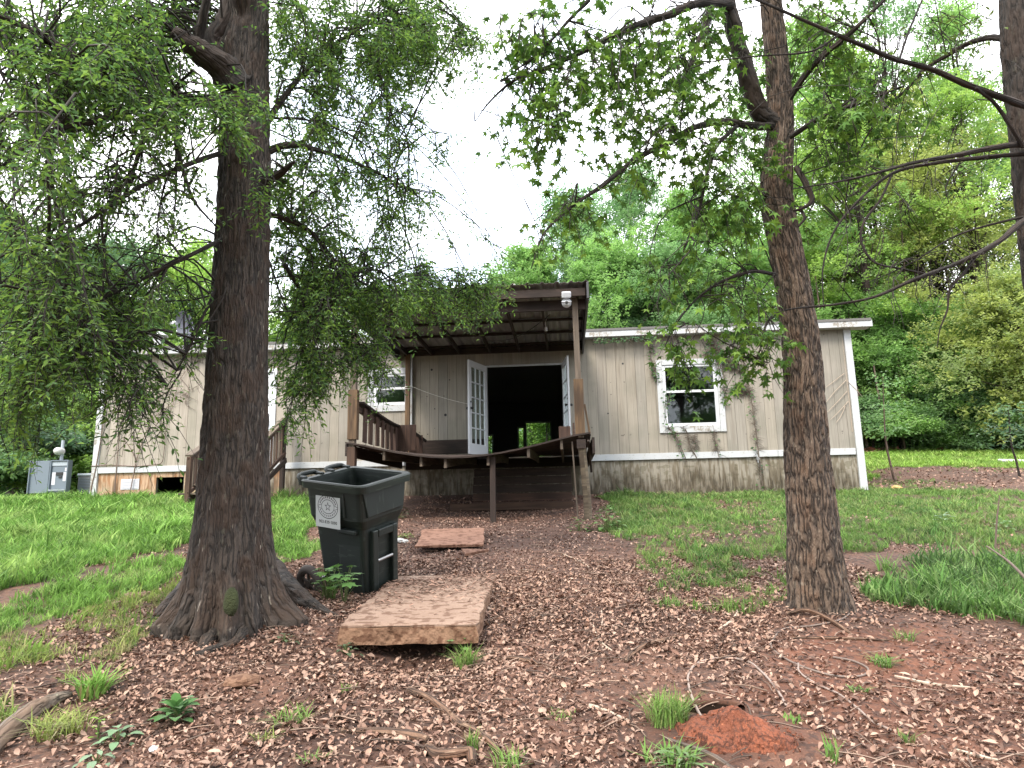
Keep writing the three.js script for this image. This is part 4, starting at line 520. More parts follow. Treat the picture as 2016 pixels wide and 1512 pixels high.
// ------------------------------------------------------------------ near trees
function trunkGeo(path, radii, { flare = 0, lobes = [], nTheta = 180, nH = 420, amp = 0.012, seed = 1, rep = 3, vrep = 1.5, flareH = 0.22, knobs = [] } = {}) {
  const curve = new THREE.CatmullRomCurve3(path), L = curve.getLength(), pos = [], uv = [], idx = [];
  for (let i = 0; i <= nH; i++) {
    const t = Math.pow(i / nH, 1.15), c = curve.getPoint(t), k = t * (radii.length - 1), i0 = Math.min(radii.length - 2, Math.floor(k)), R = lerp(radii[i0], radii[i0 + 1], k - i0), h = c.y - path[0].y;
    for (let j = 0; j <= nTheta; j++) {
      const th = (j % nTheta) / nTheta * Math.PI * 2, ct = Math.cos(th), st = Math.sin(th);
      let f = 1; if (flare) { let lob = 0; for (const [a, w, s] of lobes) { const d = Math.atan2(Math.sin(th - a), Math.cos(th - a)); lob += s * Math.exp(-d * d / (w * w)); } f += (flare * (0.3 + lob)) * Math.exp(-Math.max(0, h - 0.1) / flareH); }
      const u = th / (Math.PI * 2), wob = fbm(ct * 2 + 9 + h * 0.9, st * 2 + 9 + h * 1.3, 3, seed) - 0.5;
      const cells = fbm((u * 30 + wob * 0.8), h * 6.5, 3, seed + 7, 30, 0), ridge = 1 - Math.abs(2 * cells - 1) * 1.7;
      let r = R * f + R * 0.16 * wob - amp * Math.pow(clamp(ridge), 2) + amp * 0.5 * (fbm(u * 90, h * 14, 2, seed + 3, 90, 0) - 0.5);
      for (const [a, hh, w, s] of knobs) { const d = Math.atan2(Math.sin(th - a), Math.cos(th - a)) * R, e = h - hh, q = (d * d + e * e) / (w * w); if (q < 6) r += s * Math.exp(-q); }
      pos.push(c.x + ct * r, c.y, c.z + st * r); uv.push(j / nTheta * rep, h * vrep);
    }
  }
  const n = nTheta + 1; for (let i = 0; i < nH; i++) for (let j = 0; j < nTheta; j++) { const a = i * n + j; idx.push(a, a + n, a + 1, a + 1, a + n, a + n + 1); }
  const g = new THREE.BufferGeometry(); g.setAttribute('position', new THREE.Float32BufferAttribute(pos, 3)); g.setAttribute('uv', new THREE.Float32BufferAttribute(uv, 2)); g.setIndex(idx); g.computeVertexNormals();
  const nn = g.attributes.normal; for (let i = 0; i <= nH; i++) { const a = i * n, b = a + nTheta; for (let c = 0; c < 3; c++) { const m = (nn.array[a * 3 + c] + nn.array[b * 3 + c]) / 2; nn.array[a * 3 + c] = nn.array[b * 3 + c] = m; } }
  return g;
}
// Twigs and leaves grown from limbs into regions of the crown. regions: [px, py, depth, rx px, ry px, rz m, boughs, leafiness]
function grow(tree, limbs, regions, { leaf, leafM, colors, seed, nLeafParts = 300, twigsPer = 8, leavesPer = 11, twigLen = 0.26, leafScale = [0.44, 0.78], droop = 0.25, boughR = 0.009, reach = 1.9, star = false, offset }) {
  const r = rng(seed), anchors = limbs.flatMap((c) => c.getSpacedPoints(Math.max(6, Math.round(c.getLength() / 0.12)))), boughs = [], twigs = [], leaves = [];
  const rv = () => V(r() - 0.5, r() - 0.5, r() - 0.5);
  for (const [px, py, depth, rx, ry, rz, n, leafy] of regions) for (let k = 0; k < n; k++) {
    let a, b, c, q; do { a = r() * 2 - 1; b = r() * 2 - 1; c = r() * 2 - 1; q = a * a + b * b + c * c; } while (q > 1);
    const target = at(px + a * rx, py + b * ry, depth + c * rz);
    let best = null, bd = 1e9; for (let i = 0; i < 40; i++) { const p = anchors[Math.floor(r() * anchors.length)], d = p.distanceTo(target) + Math.max(0, target.y - p.y) * 0.25; if (d < bd) { bd = d; best = p; } }
    const len = best.distanceTo(target); let from = best; if (len > reach) from = target.clone().add(best.clone().sub(target).setLength(reach * (0.7 + r() * 0.3)));
    const mid = from.clone().lerp(target, 0.45).add(rv().multiplyScalar(0.25)).add(V(0, 0.16 * Math.min(len, 1.5), 0)), end = target.clone().add(V(0, -droop * 0.5, 0));
    const curve = new THREE.CatmullRomCurve3([from, mid, target, end.add(rv().multiplyScalar(0.15))]); boughs.push([curve, boughR * (0.6 + r() * 0.7)]);
    const nt = Math.round(twigsPer * (0.7 + r() * 0.6));
    for (let i = 0; i < nt; i++) {
      const t = 0.25 + 0.75 * Math.sqrt((i + r()) / nt), p = curve.getPoint(Math.min(1, t)), tan = curve.getTangent(Math.min(1, t)), d = tan.clone().multiplyScalar(0.6).add(rv().multiplyScalar(1.8)).add(V(0, -droop, 0)).normalize(), L = twigLen * (0.5 + r()), e = p.clone().addScaledVector(d, L), m = p.clone().addScaledVector(d, L * 0.5).add(rv().multiplyScalar(L * 0.2)); e.y -= L * 0.15;
      twigs.push([p, m, e]);
      const nl = Math.round(leavesPer * leafy * (0.5 + r()));
      for (let l = 0; l < nl; l++) { const s = star ? 0.5 + 0.5 * r() : 0.1 + 0.9 * (l + r()) / nl, pos = s < 0.5 ? p.clone().lerp(m, s * 2) : m.clone().lerp(e, s * 2 - 1), az = Math.atan2(-d.z, d.x) + (l % 2 ? 1 : -1) * (0.5 + r() * 0.9) + (star ? (r() - 0.5) * 4 : 0), pitch = star ? -0.2 - r() * 0.9 : (r() - 0.62) * 1.3; leaves.push([pos.add(star ? rv().multiplyScalar(0.07) : rv().multiplyScalar(0.012)), az, pitch, (r() - 0.5) * (star ? 1.4 : 1.6), lerp(leafScale[0], leafScale[1], r()), colors[Math.floor(r() * colors.length)], 0.75 + r() * 0.5]); }
    }
  }
  const bg = boughs.map(([c, q], i) => tube(c.points.map((p) => p.clone().sub(offset)), [q, q * 0.75, q * 0.5, q * 0.22], { sides: 4, seg: 7, cap: false }));
  part('bough', merge(bg), M.twig, tree).userData.kind = 'stuff';
  const tp = [], ti = []; for (const [p, m, e] of twigs) for (const [a, b, w0, w1] of [[p, m, 0.0032, 0.0024], [m, e, 0.0024, 0.001]]) { const k = tp.length / 3, d = b.clone().sub(a).normalize(), s = V().crossVectors(d, V(0.3, 1, 0.2)).normalize(), u = V().crossVectors(d, s); for (let j = 0; j < 3; j++) { const an = j * 2.094, o = s.clone().multiplyScalar(Math.cos(an)).addScaledVector(u, Math.sin(an)); tp.push(...a.clone().addScaledVector(o, w0).sub(offset).toArray(), ...b.clone().addScaledVector(o, w1).sub(offset).toArray()); } for (let j = 0; j < 3; j++) { const a0 = k + j * 2, b0 = k + ((j + 1) % 3) * 2; ti.push(a0, b0, a0 + 1, b0, b0 + 1, a0 + 1); } }
  const tg = new THREE.BufferGeometry(); tg.setAttribute('position', new THREE.Float32BufferAttribute(tp, 3)); tg.setIndex(ti); tg.computeVertexNormals(); part('twig', tg, M.twig, tree).userData.kind = 'stuff';
  // the leaves that show largest are parts of their own, the rest one part
  const fwd = V(0, 0, -1).applyQuaternion(camera.quaternion), inv = camera.quaternion.clone().invert();
  const size = leaves.map(([p, , , , s]) => { const q = p.clone().sub(camera.position).applyQuaternion(inv), X = q.x / -q.z, Y = q.y / -q.z; return q.z < -0.5 && Math.abs(X) < 0.74 && Math.abs(Y) < 0.55 ? s / -q.z : 0; });
  const order = leaves.map((_, i) => i).sort((a, b) => size[b] - size[a]), big = new Set(order.slice(0, nLeafParts).filter((i) => size[i] > 0));
  const mats = [], cols = [], tint = colors.map((c) => { const m = leafM.clone(); m.color = c; return m; });
  leaves.forEach(([p, az, pi, ro, s, c, v], i) => { const m = mat(p.clone().sub(offset), ro, az, pi, s); m.compose(p.clone().sub(offset), _q.setFromEuler(_e.set(ro, az, pi, 'YZX')), V(s, s, s)); if (big.has(i)) { const o = shade(new THREE.Mesh(leaf, tint[colors.indexOf(c)])); o.name = 'leaf'; o.position.copy(p).sub(offset); o.quaternion.copy(_q); o.scale.setScalar(s); tree.add(o); } else { mats.push(m); cols.push(c.clone().multiplyScalar(v)); } });
  instances('foliage', leaf, leafM, mats, tree, cols);
  return leaves.length;
}
const oakLeaf = leafGeo(0.085, 0.026, { fold: 0.3, curl: 0.35, prof: [0.05, 0.55, 0.95, 0.85, 0] });
const gumLeaf = starLeafGeo(0.062);
const OAKC = [lin(0.103, 0.202, 0.043), lin(0.138, 0.248, 0.045), lin(0.189, 0.311, 0.053), lin(0.086, 0.171, 0.055)], GUMC = [lin(0.086, 0.187, 0.037), lin(0.129, 0.248, 0.043), lin(0.189, 0.326, 0.048)];
const curveOf = (pts, off) => new THREE.CatmullRomCurve3(pts.map(([x, y, d]) => at(x, y, d)), false, 'centripetal');
function limbs(tree, list, m, off, name = 'branch') { const curves = []; for (const [pts, radii, seed = 3] of list) { const c = curveOf(pts); curves.push(c); part(name, tube(c.points.map((p) => p.clone().sub(off)), radii, { sides: radii[0] > 0.03 ? 14 : 7, seg: pts.length * 9, wob: 0.3, seed }), m, tree); } return curves; }
{ // the big oak on the left
  const D = 5.06, b = gp(455, 1235), off = V(b.x, b.y - 0.12, b.z), oak = thing('oak_tree', off, 'big rough-barked oak with flared roots standing left of the trash cart', 'tree');
  const px = [[452, 1250, 68], [455, 1190, 68], [456, 1100, 70], [459, 1000, 67], [463, 900, 63.5], [466, 800, 61], [473, 600, 56.5], [480, 400, 53], [482, 200, 50], [489, 0, 43], [494, -250, 38], [500, -560, 30], [503, -800, 22]];
  const path = px.map(([x, y]) => at(x, y, D).sub(off)), radii = px.map(([, , w]) => w / FOCAL * D);
  const kn = at(500, 22, D - 0.15).sub(off);
  part('trunk', trunkGeo(path, radii, { flare: 0.4, lobes: [[-0.05, 0.3, 2.5], [0.72, 0.15, 0.9], [1.22, 0.17, 1.5], [1.8, 0.17, 1.2], [2.3, 0.16, 1.3], [2.9, 0.27, 2.2], [-1.6, 0.3, 1.5], [4.2, 0.3, 1.5]], nTheta: 210, nH: 460, amp: 0.013, seed: 41, rep: 4, flareH: 0.23, knobs: [[1.5, kn.y + 0.05, 0.09, 0.07], [1.5, kn.y - 0.05, 0.07, -0.05], [2.7, at(435, 120, D).y - off.y, 0.14, 0.06]] }), M.oakBark, oak);
  const g = (x, y, up = 0) => { const p = gp(x, y).sub(off); p.y += up; return p; };
  for (const [pts, radii, sd] of [[[[500, 1150, 0.22], [548, 1168, 0.13], [585, 1186, 0.05], [630, 1203, 0.0], [690, 1218, -0.05]], [0.13, 0.12, 0.085, 0.05, 0.02], 1], [[[500, 1180, 0.18], [500, 1218, 0.09], [482, 1250, 0.03], [452, 1272, 0.005], [405, 1285, 0.0], [345, 1296, -0.03]], [0.09, 0.075, 0.05, 0.034, 0.032, 0.018], 2], [[[420, 1190, 0.14], [385, 1215, 0.07], [350, 1240, 0.02], [322, 1268, -0.03]], [0.12, 0.095, 0.07, 0.03], 3], [[[405, 1160, 0.16], [362, 1185, 0.08], [325, 1205, 0.02], [295, 1225, -0.04]], [0.11, 0.09, 0.065, 0.03], 4], [[[445, 1200, 0.1], [432, 1240, 0.03], [405, 1268, -0.01], [380, 1290, -0.05]], [0.1, 0.075, 0.05, 0.02], 5], [[[515, 1180, 0.14], [545, 1215, 0.03], [570, 1240, -0.04]], [0.1, 0.06, 0.02], 6]]) part('root', tube(pts.map((p) => g(...p)), radii, { sides: 18, seg: 40, wob: 0.5, seed: sd, flat: 0.9, vs: 1.5 }), M.oakRoot, oak);
  { const s = new THREE.SphereGeometry(0.06, 20, 14), p = at(455, 1185, 4.62).sub(off), q = s.attributes.position; for (let i = 0; i < q.count; i++) { const k = 0.8 + 0.5 * fbm(q.getX(i) * 40 + 9, q.getY(i) * 40 + q.getZ(i) * 30, 3, 5); q.setXYZ(i, q.getX(i) * k * 0.75, q.getY(i) * k * 1.5, q.getZ(i) * k * 0.5); } s.computeVertexNormals(); s.translate(p.x, p.y, p.z); part('moss', s, std({ color: lin(0.03, 0.038, 0.01), bumpMap: T.soilBump, bumpScale: 0.01 }), oak); }
  const L = limbs(oak, [
    [[[470, 170, 5.0], [430, 128, 4.85], [385, 95, 4.7], [340, 62, 4.6]], [0.17, 0.12, 0.085, 0.05], 1],
    [[[455, 140, 5.0], [420, 85, 4.95], [440, 45, 4.95], [452, -10, 5]], [0.1, 0.075, 0.07, 0.06], 2],
    [[[412, 100, 4.9], [392, 85, 4.8], [398, 40, 4.7], [412, -20, 4.6]], [0.05, 0.042, 0.035, 0.028], 3],
    [[[440, 200, 4.9], [375, 198, 4.6], [330, 188, 4.4], [270, 210, 4.2], [200, 235, 4.0], [90, 262, 3.8], [0, 330, 3.6]], [0.06, 0.045, 0.042, 0.034, 0.022, 0.014, 0.008], 4],
    [[[265, 200, 4.2], [225, 165, 4.1], [160, 120, 4.0], [90, 75, 3.9], [0, 30, 3.8], [-80, -10, 3.7]], [0.032, 0.028, 0.026, 0.022, 0.018, 0.012], 5],
    [[[90, 70, 3.9], [50, 105, 3.8], [0, 140, 3.7]], [0.014, 0.011, 0.006], 6],
    [[[330, 190, 4.4], [290, 250, 4.4], [265, 330, 4.4], [240, 400, 4.3]], [0.028, 0.02, 0.014, 0.006], 7],
    [[[350, 195, 4.5], [345, 270, 4.5], [362, 340, 4.5], [385, 400, 4.5], [430, 450, 4.6]], [0.022, 0.018, 0.014, 0.01, 0.006], 8],
    [[[520, 300, 5.1], [570, 285, 5.2], [640, 300, 5.5], [720, 330, 5.8], [800, 370, 6.2]], [0.035, 0.026, 0.02, 0.014, 0.006], 9],
    [[[520, 360, 5.0], [553, 340, 4.9], [580, 318, 4.8]], [0.035, 0.028, 0.012], 10],
    [[[515, 420, 5.1], [560, 430, 5.2], [610, 455, 5.4], [665, 520, 5.8], [720, 560, 6.3], [800, 585, 6.9], [900, 600, 7.4]], [0.028, 0.024, 0.02, 0.017, 0.013, 0.009, 0.005], 11],
    [[[520, 250, 5.1], [560, 190, 5.3], [620, 120, 5.6], [700, 60, 6], [800, 0, 6.4], [880, -40, 6.8]], [0.028, 0.025, 0.022, 0.018, 0.013, 0.008], 12],
    [[[700, 60, 6], [740, 130, 6.1], [770, 220, 6.3], [790, 300, 6.5]], [0.024, 0.018, 0.012, 0.005], 13],
    [[[560, 520, 5.4], [610, 600, 5.7], [660, 660, 6.0], [690, 720, 6.2]], [0.02, 0.016, 0.011, 0.005], 14],
    [[[440, 470, 4.9], [380, 500, 4.6], [300, 540, 4.5], [180, 600, 4.4], [60, 660, 4.3]], [0.018, 0.015, 0.012, 0.009, 0.004], 15],
    [[[440, 300, 4.9], [380, 320, 4.5], [290, 360, 4.2], [180, 430, 4.0], [70, 500, 3.9], [0, 560, 3.8]], [0.022, 0.018, 0.015, 0.012, 0.008, 0.004], 16],
    [[[430, 560, 4.9], [410, 600, 4.8], [370, 690, 4.7], [330, 760, 4.7]], [0.012, 0.01, 0.007, 0.003], 17],
    [[[120, 200, 3.9], [100, 330, 3.9], [120, 450, 4.0], [150, 560, 4.1], [160, 700, 4.2]], [0.018, 0.014, 0.011, 0.008, 0.004], 18],
    [[[490, -100, 5], [420, -220, 4.6], [300, -320, 4.2], [100, -420, 3.8]], [0.1, 0.08, 0.06, 0.03], 19],
    [[[495, -200, 5], [600, -330, 5.2], [760, -430, 5.6], [900, -520, 6]], [0.1, 0.08, 0.06, 0.03], 20],
    [[[490, -60, 5.1], [480, -200, 5.8], [520, -300, 7], [560, -330, 8.5]], [0.1, 0.08, 0.06, 0.03], 21],
  ], M.darkBark, off);
  // regions of leaves: px, py, depth, rx, ry, rz, boughs, leafiness
  grow(oak, L, [
    [130, 90, 4.2, 210, 130, 1.0, 56, 1.1], [250, 60, 4.6, 110, 90, 0.8, 26, 1.0], [360, 20, 5.4, 90, 60, 0.5, 16, 1.0], [60, 260, 4.0, 130, 110, 0.9, 28, 0.85], [240, 150, 4.5, 140, 90, 0.9, 26, 0.9], [380, 215, 4.3, 110, 50, 0.5, 14, 1],
    [90, 420, 4.2, 150, 110, 0.9, 32, 0.75], [260, 370, 4.6, 140, 110, 0.8, 30, 0.4], [80, 590, 4.3, 130, 110, 0.9, 32, 0.9], [250, 560, 4.8, 140, 90, 0.8, 30, 0.75], [130, 715, 4.6, 140, 80, 0.7, 28, 1.0], [50, 800, 4.5, 70, 45, 0.5, 9, 0.9], [250, 690, 4.7, 60, 90, 0.5, 14, 0.8], [280, 770, 4.6, 60, 50, 0.4, 8, 0.45], [390, 640, 4.9, 40, 90, 0.4, 8, 0.35],
    [600, 60, 5.8, 100, 110, 0.9, 32, 0.95], [740, 60, 6.2, 130, 100, 0.9, 56, 1.05], [870, 70, 6.6, 100, 90, 0.8, 38, 0.85], [690, 210, 6.0, 110, 110, 0.9, 30, 0.75], [800, 220, 6.4, 70, 110, 0.7, 14, 0.55], [600, 240, 5.5, 60, 90, 0.6, 14, 0.8], [610, 350, 5.6, 90, 80, 0.7, 22, 0.9], [760, 370, 6.2, 90, 70, 0.7, 20, 0.65], [860, 285, 6.6, 40, 30, 0.3, 4, 0.5], [620, 470, 5.8, 90, 60, 0.7, 20, 1.0], [740, 460, 6.3, 70, 60, 0.6, 14, 0.7],
    [620, 580, 5.9, 90, 70, 0.7, 26, 1.1], [740, 560, 6.4, 100, 60, 0.7, 30, 1.1], [860, 555, 7.0, 90, 50, 0.6, 26, 1.0], [950, 560, 7.4, 50, 50, 0.5, 12, 0.9], [960, 480, 7.4, 30, 25, 0.3, 3, 0.5], [600, 700, 5.9, 70, 70, 0.6, 22, 1.1], [690, 660, 6.2, 60, 50, 0.5, 14, 0.8], [590, 770, 5.9, 40, 40, 0.4, 8, 0.9], [750, 700, 6.4, 40, 70, 0.4, 9, 0.55], [470, 185, 4.5, 70, 14, 0.15, 5, 0.7], [500, 365, 4.6, 30, 12, 0.1, 2, 0.6],
    [150, -180, 4.4, 260, 150, 1.4, 30, 1.2], [500, -200, 5.2, 200, 140, 1.6, 26, 1.2], [800, -150, 6.2, 160, 120, 1.4, 22, 1], [560, -260, 8, 200, 140, 1.6, 16, 1.2],
  ], { leaf: oakLeaf, leafM: leafMat(lin(1, 1, 1), 0.5), colors: OAKC, seed: 77, twigsPer: 10, leavesPer: 13, twigLen: 0.26, offset: off });
}
{ // the sweetgum on the right
  const D = 5.35, b = gp(1612, 1205), off = V(b.x, b.y - 0.1, b.z), gum = thing('sweetgum_tree', off, 'sweetgum with furrowed brown trunk and star-shaped leaves standing right of the window', 'tree');
  const px = [[1614, 1235, 58], [1612, 1170, 54], [1604, 1100, 51], [1596, 1000, 47], [1588, 900, 43], [1582, 800, 40], [1578, 700, 38], [1566, 600, 35], [1549, 500, 34], [1530, 400, 33], [1529, 330, 33], [1537, 240, 28], [1530, 120, 25], [1518, 0, 23], [1500, -300, 19], [1480, -600, 12]];
  part('trunk', trunkGeo(px.map(([x, y]) => at(x, y, D).sub(off)), px.map(([, , w]) => w / FOCAL * D), { flare: 0.3, lobes: [[0.1, 0.5, 0.5], [3.1, 0.5, 0.2]], nTheta: 150, nH: 420, amp: 0.013, seed: 61, rep: 3, flareH: 0.14 }), M.gumBark, gum);
  part('root', tube([[1550, 1214, 0.02], [1590, 1211, 0.035], [1625, 1222, 0.025], [1660, 1240, 0.01], [1692, 1256, -0.02]].map(([x, y, u]) => { const p = gp(x, y).sub(off); p.y += u; return p; }), [0.014, 0.017, 0.017, 0.013, 0.007], { sides: 9, wob: 0.2 }), M.root, gum);
  const L = limbs(gum, [
    [[[1535, 245, 5.35], [1498, 225, 5.3], [1472, 150, 5.2], [1445, 60, 5.1], [1425, -20, 5.05], [1400, -200, 5]], [0.085, 0.085, 0.078, 0.072, 0.068, 0.05], 1],
    [[[1520, 250, 5.3], [1470, 246, 5.1], [1420, 240, 4.9], [1365, 252, 4.7], [1320, 278, 4.6], [1250, 315, 4.5], [1190, 362, 4.4], [1120, 412, 4.35], [1070, 462, 4.3], [1045, 530, 4.3]], [0.035, 0.03, 0.027, 0.024, 0.021, 0.018, 0.015, 0.011, 0.007, 0.003], 2],
    [[[1440, 10, 5], [1370, 8, 4.8], [1320, 28, 4.7], [1240, 55, 4.6], [1160, 95, 4.5], [1080, 132, 4.45], [1010, 160, 4.4], [960, 205, 4.4], [935, 240, 4.4]], [0.035, 0.033, 0.03, 0.026, 0.021, 0.016, 0.01, 0.006, 0.003], 3],
    [[[1160, 0, 4.4], [1120, 40, 4.4], [1085, 80, 4.4], [1040, 120, 4.4], [985, 160, 4.4]], [0.014, 0.012, 0.01, 0.007, 0.003], 4],
    [[[1450, 248, 5], [1410, 290, 4.9], [1390, 350, 4.85], [1375, 420, 4.8], [1350, 480, 4.8], [1340, 520, 4.8]], [0.018, 0.014, 0.012, 0.009, 0.006, 0.003], 5],
    [[[1568, 330, 5.3], [1588, 365, 5.2], [1598, 395, 5.15], [1575, 412, 5.1], [1562, 415, 5.1]], [0.028, 0.026, 0.02, 0.012, 0.008], 6],
    [[[1575, 410, 5.15], [1584, 430, 5.1], [1572, 446, 5.1]], [0.014, 0.012, 0.009], 7],
    [[[1405, 0, 4.9], [1390, 50, 4.85], [1372, 90, 4.8], [1345, 200, 4.8], [1338, 250, 4.8]], [0.03, 0.026, 0.02, 0.01, 0.004], 8],
    [[[1550, 200, 5.3], [1600, 130, 5.1], [1680, 60, 4.9], [1760, -20, 4.7]], [0.03, 0.026, 0.02, 0.012], 9],
    [[[1555, 270, 5.2], [1620, 230, 5.0], [1700, 200, 4.9], [1780, 170, 4.8]], [0.022, 0.018, 0.012, 0.005], 10],
    [[[1525, 540, 5.2], [1480, 535, 5], [1420, 555, 4.9], [1370, 590, 4.85], [1330, 640, 4.8], [1310, 680, 4.8]], [0.016, 0.014, 0.011, 0.008, 0.005, 0.003], 11],
    [[[1528, 615, 5.1], [1508, 640, 5.05], [1500, 680, 5], [1490, 710, 5], [1504, 722, 5]], [0.012, 0.01, 0.008, 0.006, 0.003], 12],
    [[[1510, -100, 5.3], [1600, -220, 5.1], [1740, -300, 4.9]], [0.05, 0.04, 0.02], 13], [[[1490, -120, 5.3], [1400, -260, 4.9], [1240, -320, 4.6]], [0.05, 0.04, 0.02], 14],
  ], M.darkBark, off);
  grow(gum, L, [
    [1330, 60, 4.7, 150, 70, 0.5, 34, 0.95], [1160, 120, 4.45, 120, 70, 0.4, 26, 0.95], [1050, 190, 4.4, 55, 45, 0.3, 9, 0.85], [1010, 235, 4.4, 35, 35, 0.2, 4, 0.8], [1090, 230, 4.45, 40, 60, 0.3, 7, 0.8], [1240, 190, 4.6, 80, 60, 0.4, 13, 0.8], [1330, 160, 4.7, 70, 80, 0.5, 14, 0.9], [1330, 240, 4.7, 70, 25, 0.3, 5, 0.8], [1030, 40, 4.4, 80, 45, 0.4, 14, 0.8],
    [1430, 130, 5.1, 60, 100, 0.4, 11, 0.9], [1498, 250, 4.95, 28, 35, 0.12, 4, 1.1], [1525, 70, 5.7, 50, 70, 0.2, 6, 0.8], [1270, 300, 4.5, 60, 30, 0.3, 6, 0.7], [1130, 395, 4.4, 60, 25, 0.25, 6, 0.75], [1060, 430, 4.3, 35, 25, 0.2, 3, 0.7], [1400, 310, 4.8, 80, 70, 0.4, 14, 0.9], [1470, 380, 5, 70, 80, 0.4, 15, 1.0], [1380, 430, 4.9, 70, 60, 0.4, 9, 0.9],
    [1440, 560, 5, 80, 60, 0.4, 12, 0.9], [1350, 660, 4.85, 45, 30, 0.25, 6, 1.1], [1480, 680, 5.0, 45, 20, 0.25, 6, 1.1], [1500, 620, 5, 40, 40, 0.3, 6, 1.0], [1320, 540, 4.85, 70, 60, 0.4, 7, 0.7], [1635, 80, 5.2, 80, 90, 0.4, 20, 0.95], [1700, 190, 4.9, 90, 45, 0.5, 17, 1.1], [1640, 240, 5, 70, 60, 0.5, 12, 0.9], [1760, 150, 4.8, 50, 60, 0.4, 7, 0.8], [1625, 320, 5.3, 35, 60, 0.3, 6, 0.8], [1700, 300, 5, 60, 30, 0.4, 6, 0.7], [1600, 30, 5.6, 60, 50, 0.3, 8, 0.9],
    [1500, -150, 5.2, 260, 120, 1, 26, 1], [1250, -120, 4.7, 160, 90, 0.8, 12, 1],
  ], { leaf: gumLeaf, leafM: leafMat(lin(0.85, 0.85, 0.85), 0.38), colors: GUMC, seed: 99, twigsPer: 4.6, leavesPer: 4.6, twigLen: 0.22, leafScale: [0.6, 1.05], droop: 0.35, boughR: 0.006, reach: 0.9, star: true, offset: off });
}
{ // the dark tree at the right edge, mostly bare branches reaching into the picture
  const D = 4.3, b0 = at(2150, 1240, D), off = V(b0.x, H(b0.x, b0.z) - 0.1, b0.z), tr = thing('bare_oak_tree', off, 'dark trunk at the right frame edge with long nearly bare branches', 'tree');
  const px = [[2185, 1330, 62], [2150, 1100, 60], [2110, 800, 58], [2070, 500, 55], [2048, 320, 53], [2030, 150, 50], [2018, 30, 48], [2005, -250, 42], [1990, -500, 32]];
  part('trunk', trunkGeo(px.map(([x, y]) => at(x, y, D).sub(off)), px.map(([, , w]) => w / FOCAL * D), { flare: 0.25, nTheta: 120, nH: 300, amp: 0.014, seed: 81, rep: 2 }), M.darkBark, tr);
  const L = limbs(tr, [
    [[[2040, 215, 4.1], [1980, 195, 4.0], [1900, 165, 3.9], [1830, 135, 3.85], [1760, 116, 3.8], [1700, 90, 3.75], [1640, 65, 3.7], [1560, 30, 3.7], [1480, -5, 3.7], [1400, -40, 3.7]], [0.026, 0.023, 0.02, 0.0175, 0.0155, 0.0135, 0.0115, 0.0095, 0.008, 0.006], 1],
    [[[2020, 90, 4.3], [1985, 80, 4.4], [1950, 74, 4.5], [1910, 84, 4.6], [1860, 112, 4.7], [1825, 133, 4.8], [1780, 180, 4.9], [1740, 215, 5], [1700, 250, 5.1]], [0.03, 0.026, 0.022, 0.02, 0.017, 0.015, 0.012, 0.009, 0.004], 2],
    [[[2045, 285, 4.2], [1990, 286, 4.1], [1930, 296, 4.05], [1870, 308, 4.0], [1800, 320, 3.95], [1720, 342, 3.9], [1650, 358, 3.9], [1560, 372, 3.9]], [0.024, 0.02, 0.017, 0.014, 0.011, 0.008, 0.0055, 0.003], 3],
    [[[2045, 300, 4.2], [1940, 310, 4.2], [1850, 320, 4.2], [1760, 340, 4.2], [1690, 395, 4.2], [1640, 460, 4.2], [1620, 530, 4.2], [1622, 610, 4.2]], [0.018, 0.015, 0.013, 0.011, 0.009, 0.007, 0.005, 0.003], 4],
    [[[1757, 340, 4.2], [1735, 390, 4.2], [1700, 440, 4.2], [1695, 475, 4.2], [1720, 515, 4.2], [1780, 530, 4.2], [1850, 545, 4.2], [1900, 560, 4.2]], [0.009, 0.0085, 0.008, 0.0075, 0.007, 0.006, 0.005, 0.003], 5],
    [[[2080, 400, 4.2], [2016, 435, 4.1], [1960, 480, 4.0], [1880, 520, 3.95], [1800, 550, 3.9], [1720, 585, 3.9], [1640, 600, 3.9], [1560, 608, 3.9], [1528, 616, 3.9]], [0.022, 0.02, 0.017, 0.014, 0.012, 0.009, 0.007, 0.005, 0.003], 6],
    [[[1920, 505, 4], [1900, 535, 4], [1870, 570, 4], [1865, 610, 4], [1850, 650, 4], [1845, 685, 4]], [0.01, 0.009, 0.007, 0.006, 0.004, 0.002], 7],
    [[[2050, 430, 4.2], [2016, 428, 4.2], [1960, 440, 4.2], [1880, 465, 4.2], [1790, 520, 4.2], [1700, 560, 4.2]], [0.012, 0.01, 0.008, 0.006, 0.004, 0.002], 8],
    [[[1770, 118, 3.8], [1790, 60, 3.8], [1815, 0, 3.8], [1825, -40, 3.8]], [0.008, 0.007, 0.006, 0.004], 9],
    [[[1920, 172, 3.9], [1960, 205, 4.0], [1990, 250, 4.05], [2015, 290, 4.1]], [0.012, 0.011, 0.012, 0.014], 10],
    [[[1650, 70, 3.7], [1600, 100, 3.7], [1500, 110, 3.7], [1400, 122, 3.7], [1340, 142, 3.7]], [0.007, 0.006, 0.005, 0.004, 0.002], 11],
    [[[1740, 215, 5], [1700, 280, 5], [1680, 330, 5], [1672, 400, 5]], [0.008, 0.006, 0.005, 0.002], 12],
    [[[1890, 320, 4.2], [1862, 370, 4.2], [1868, 400, 4.2]], [0.006, 0.004, 0.002], 13],
    [[[2030, -100, 4.3], [1940, -220, 4.1], [1800, -300, 3.9]], [0.05, 0.04, 0.02], 14],
  ], M.darkBark, off);
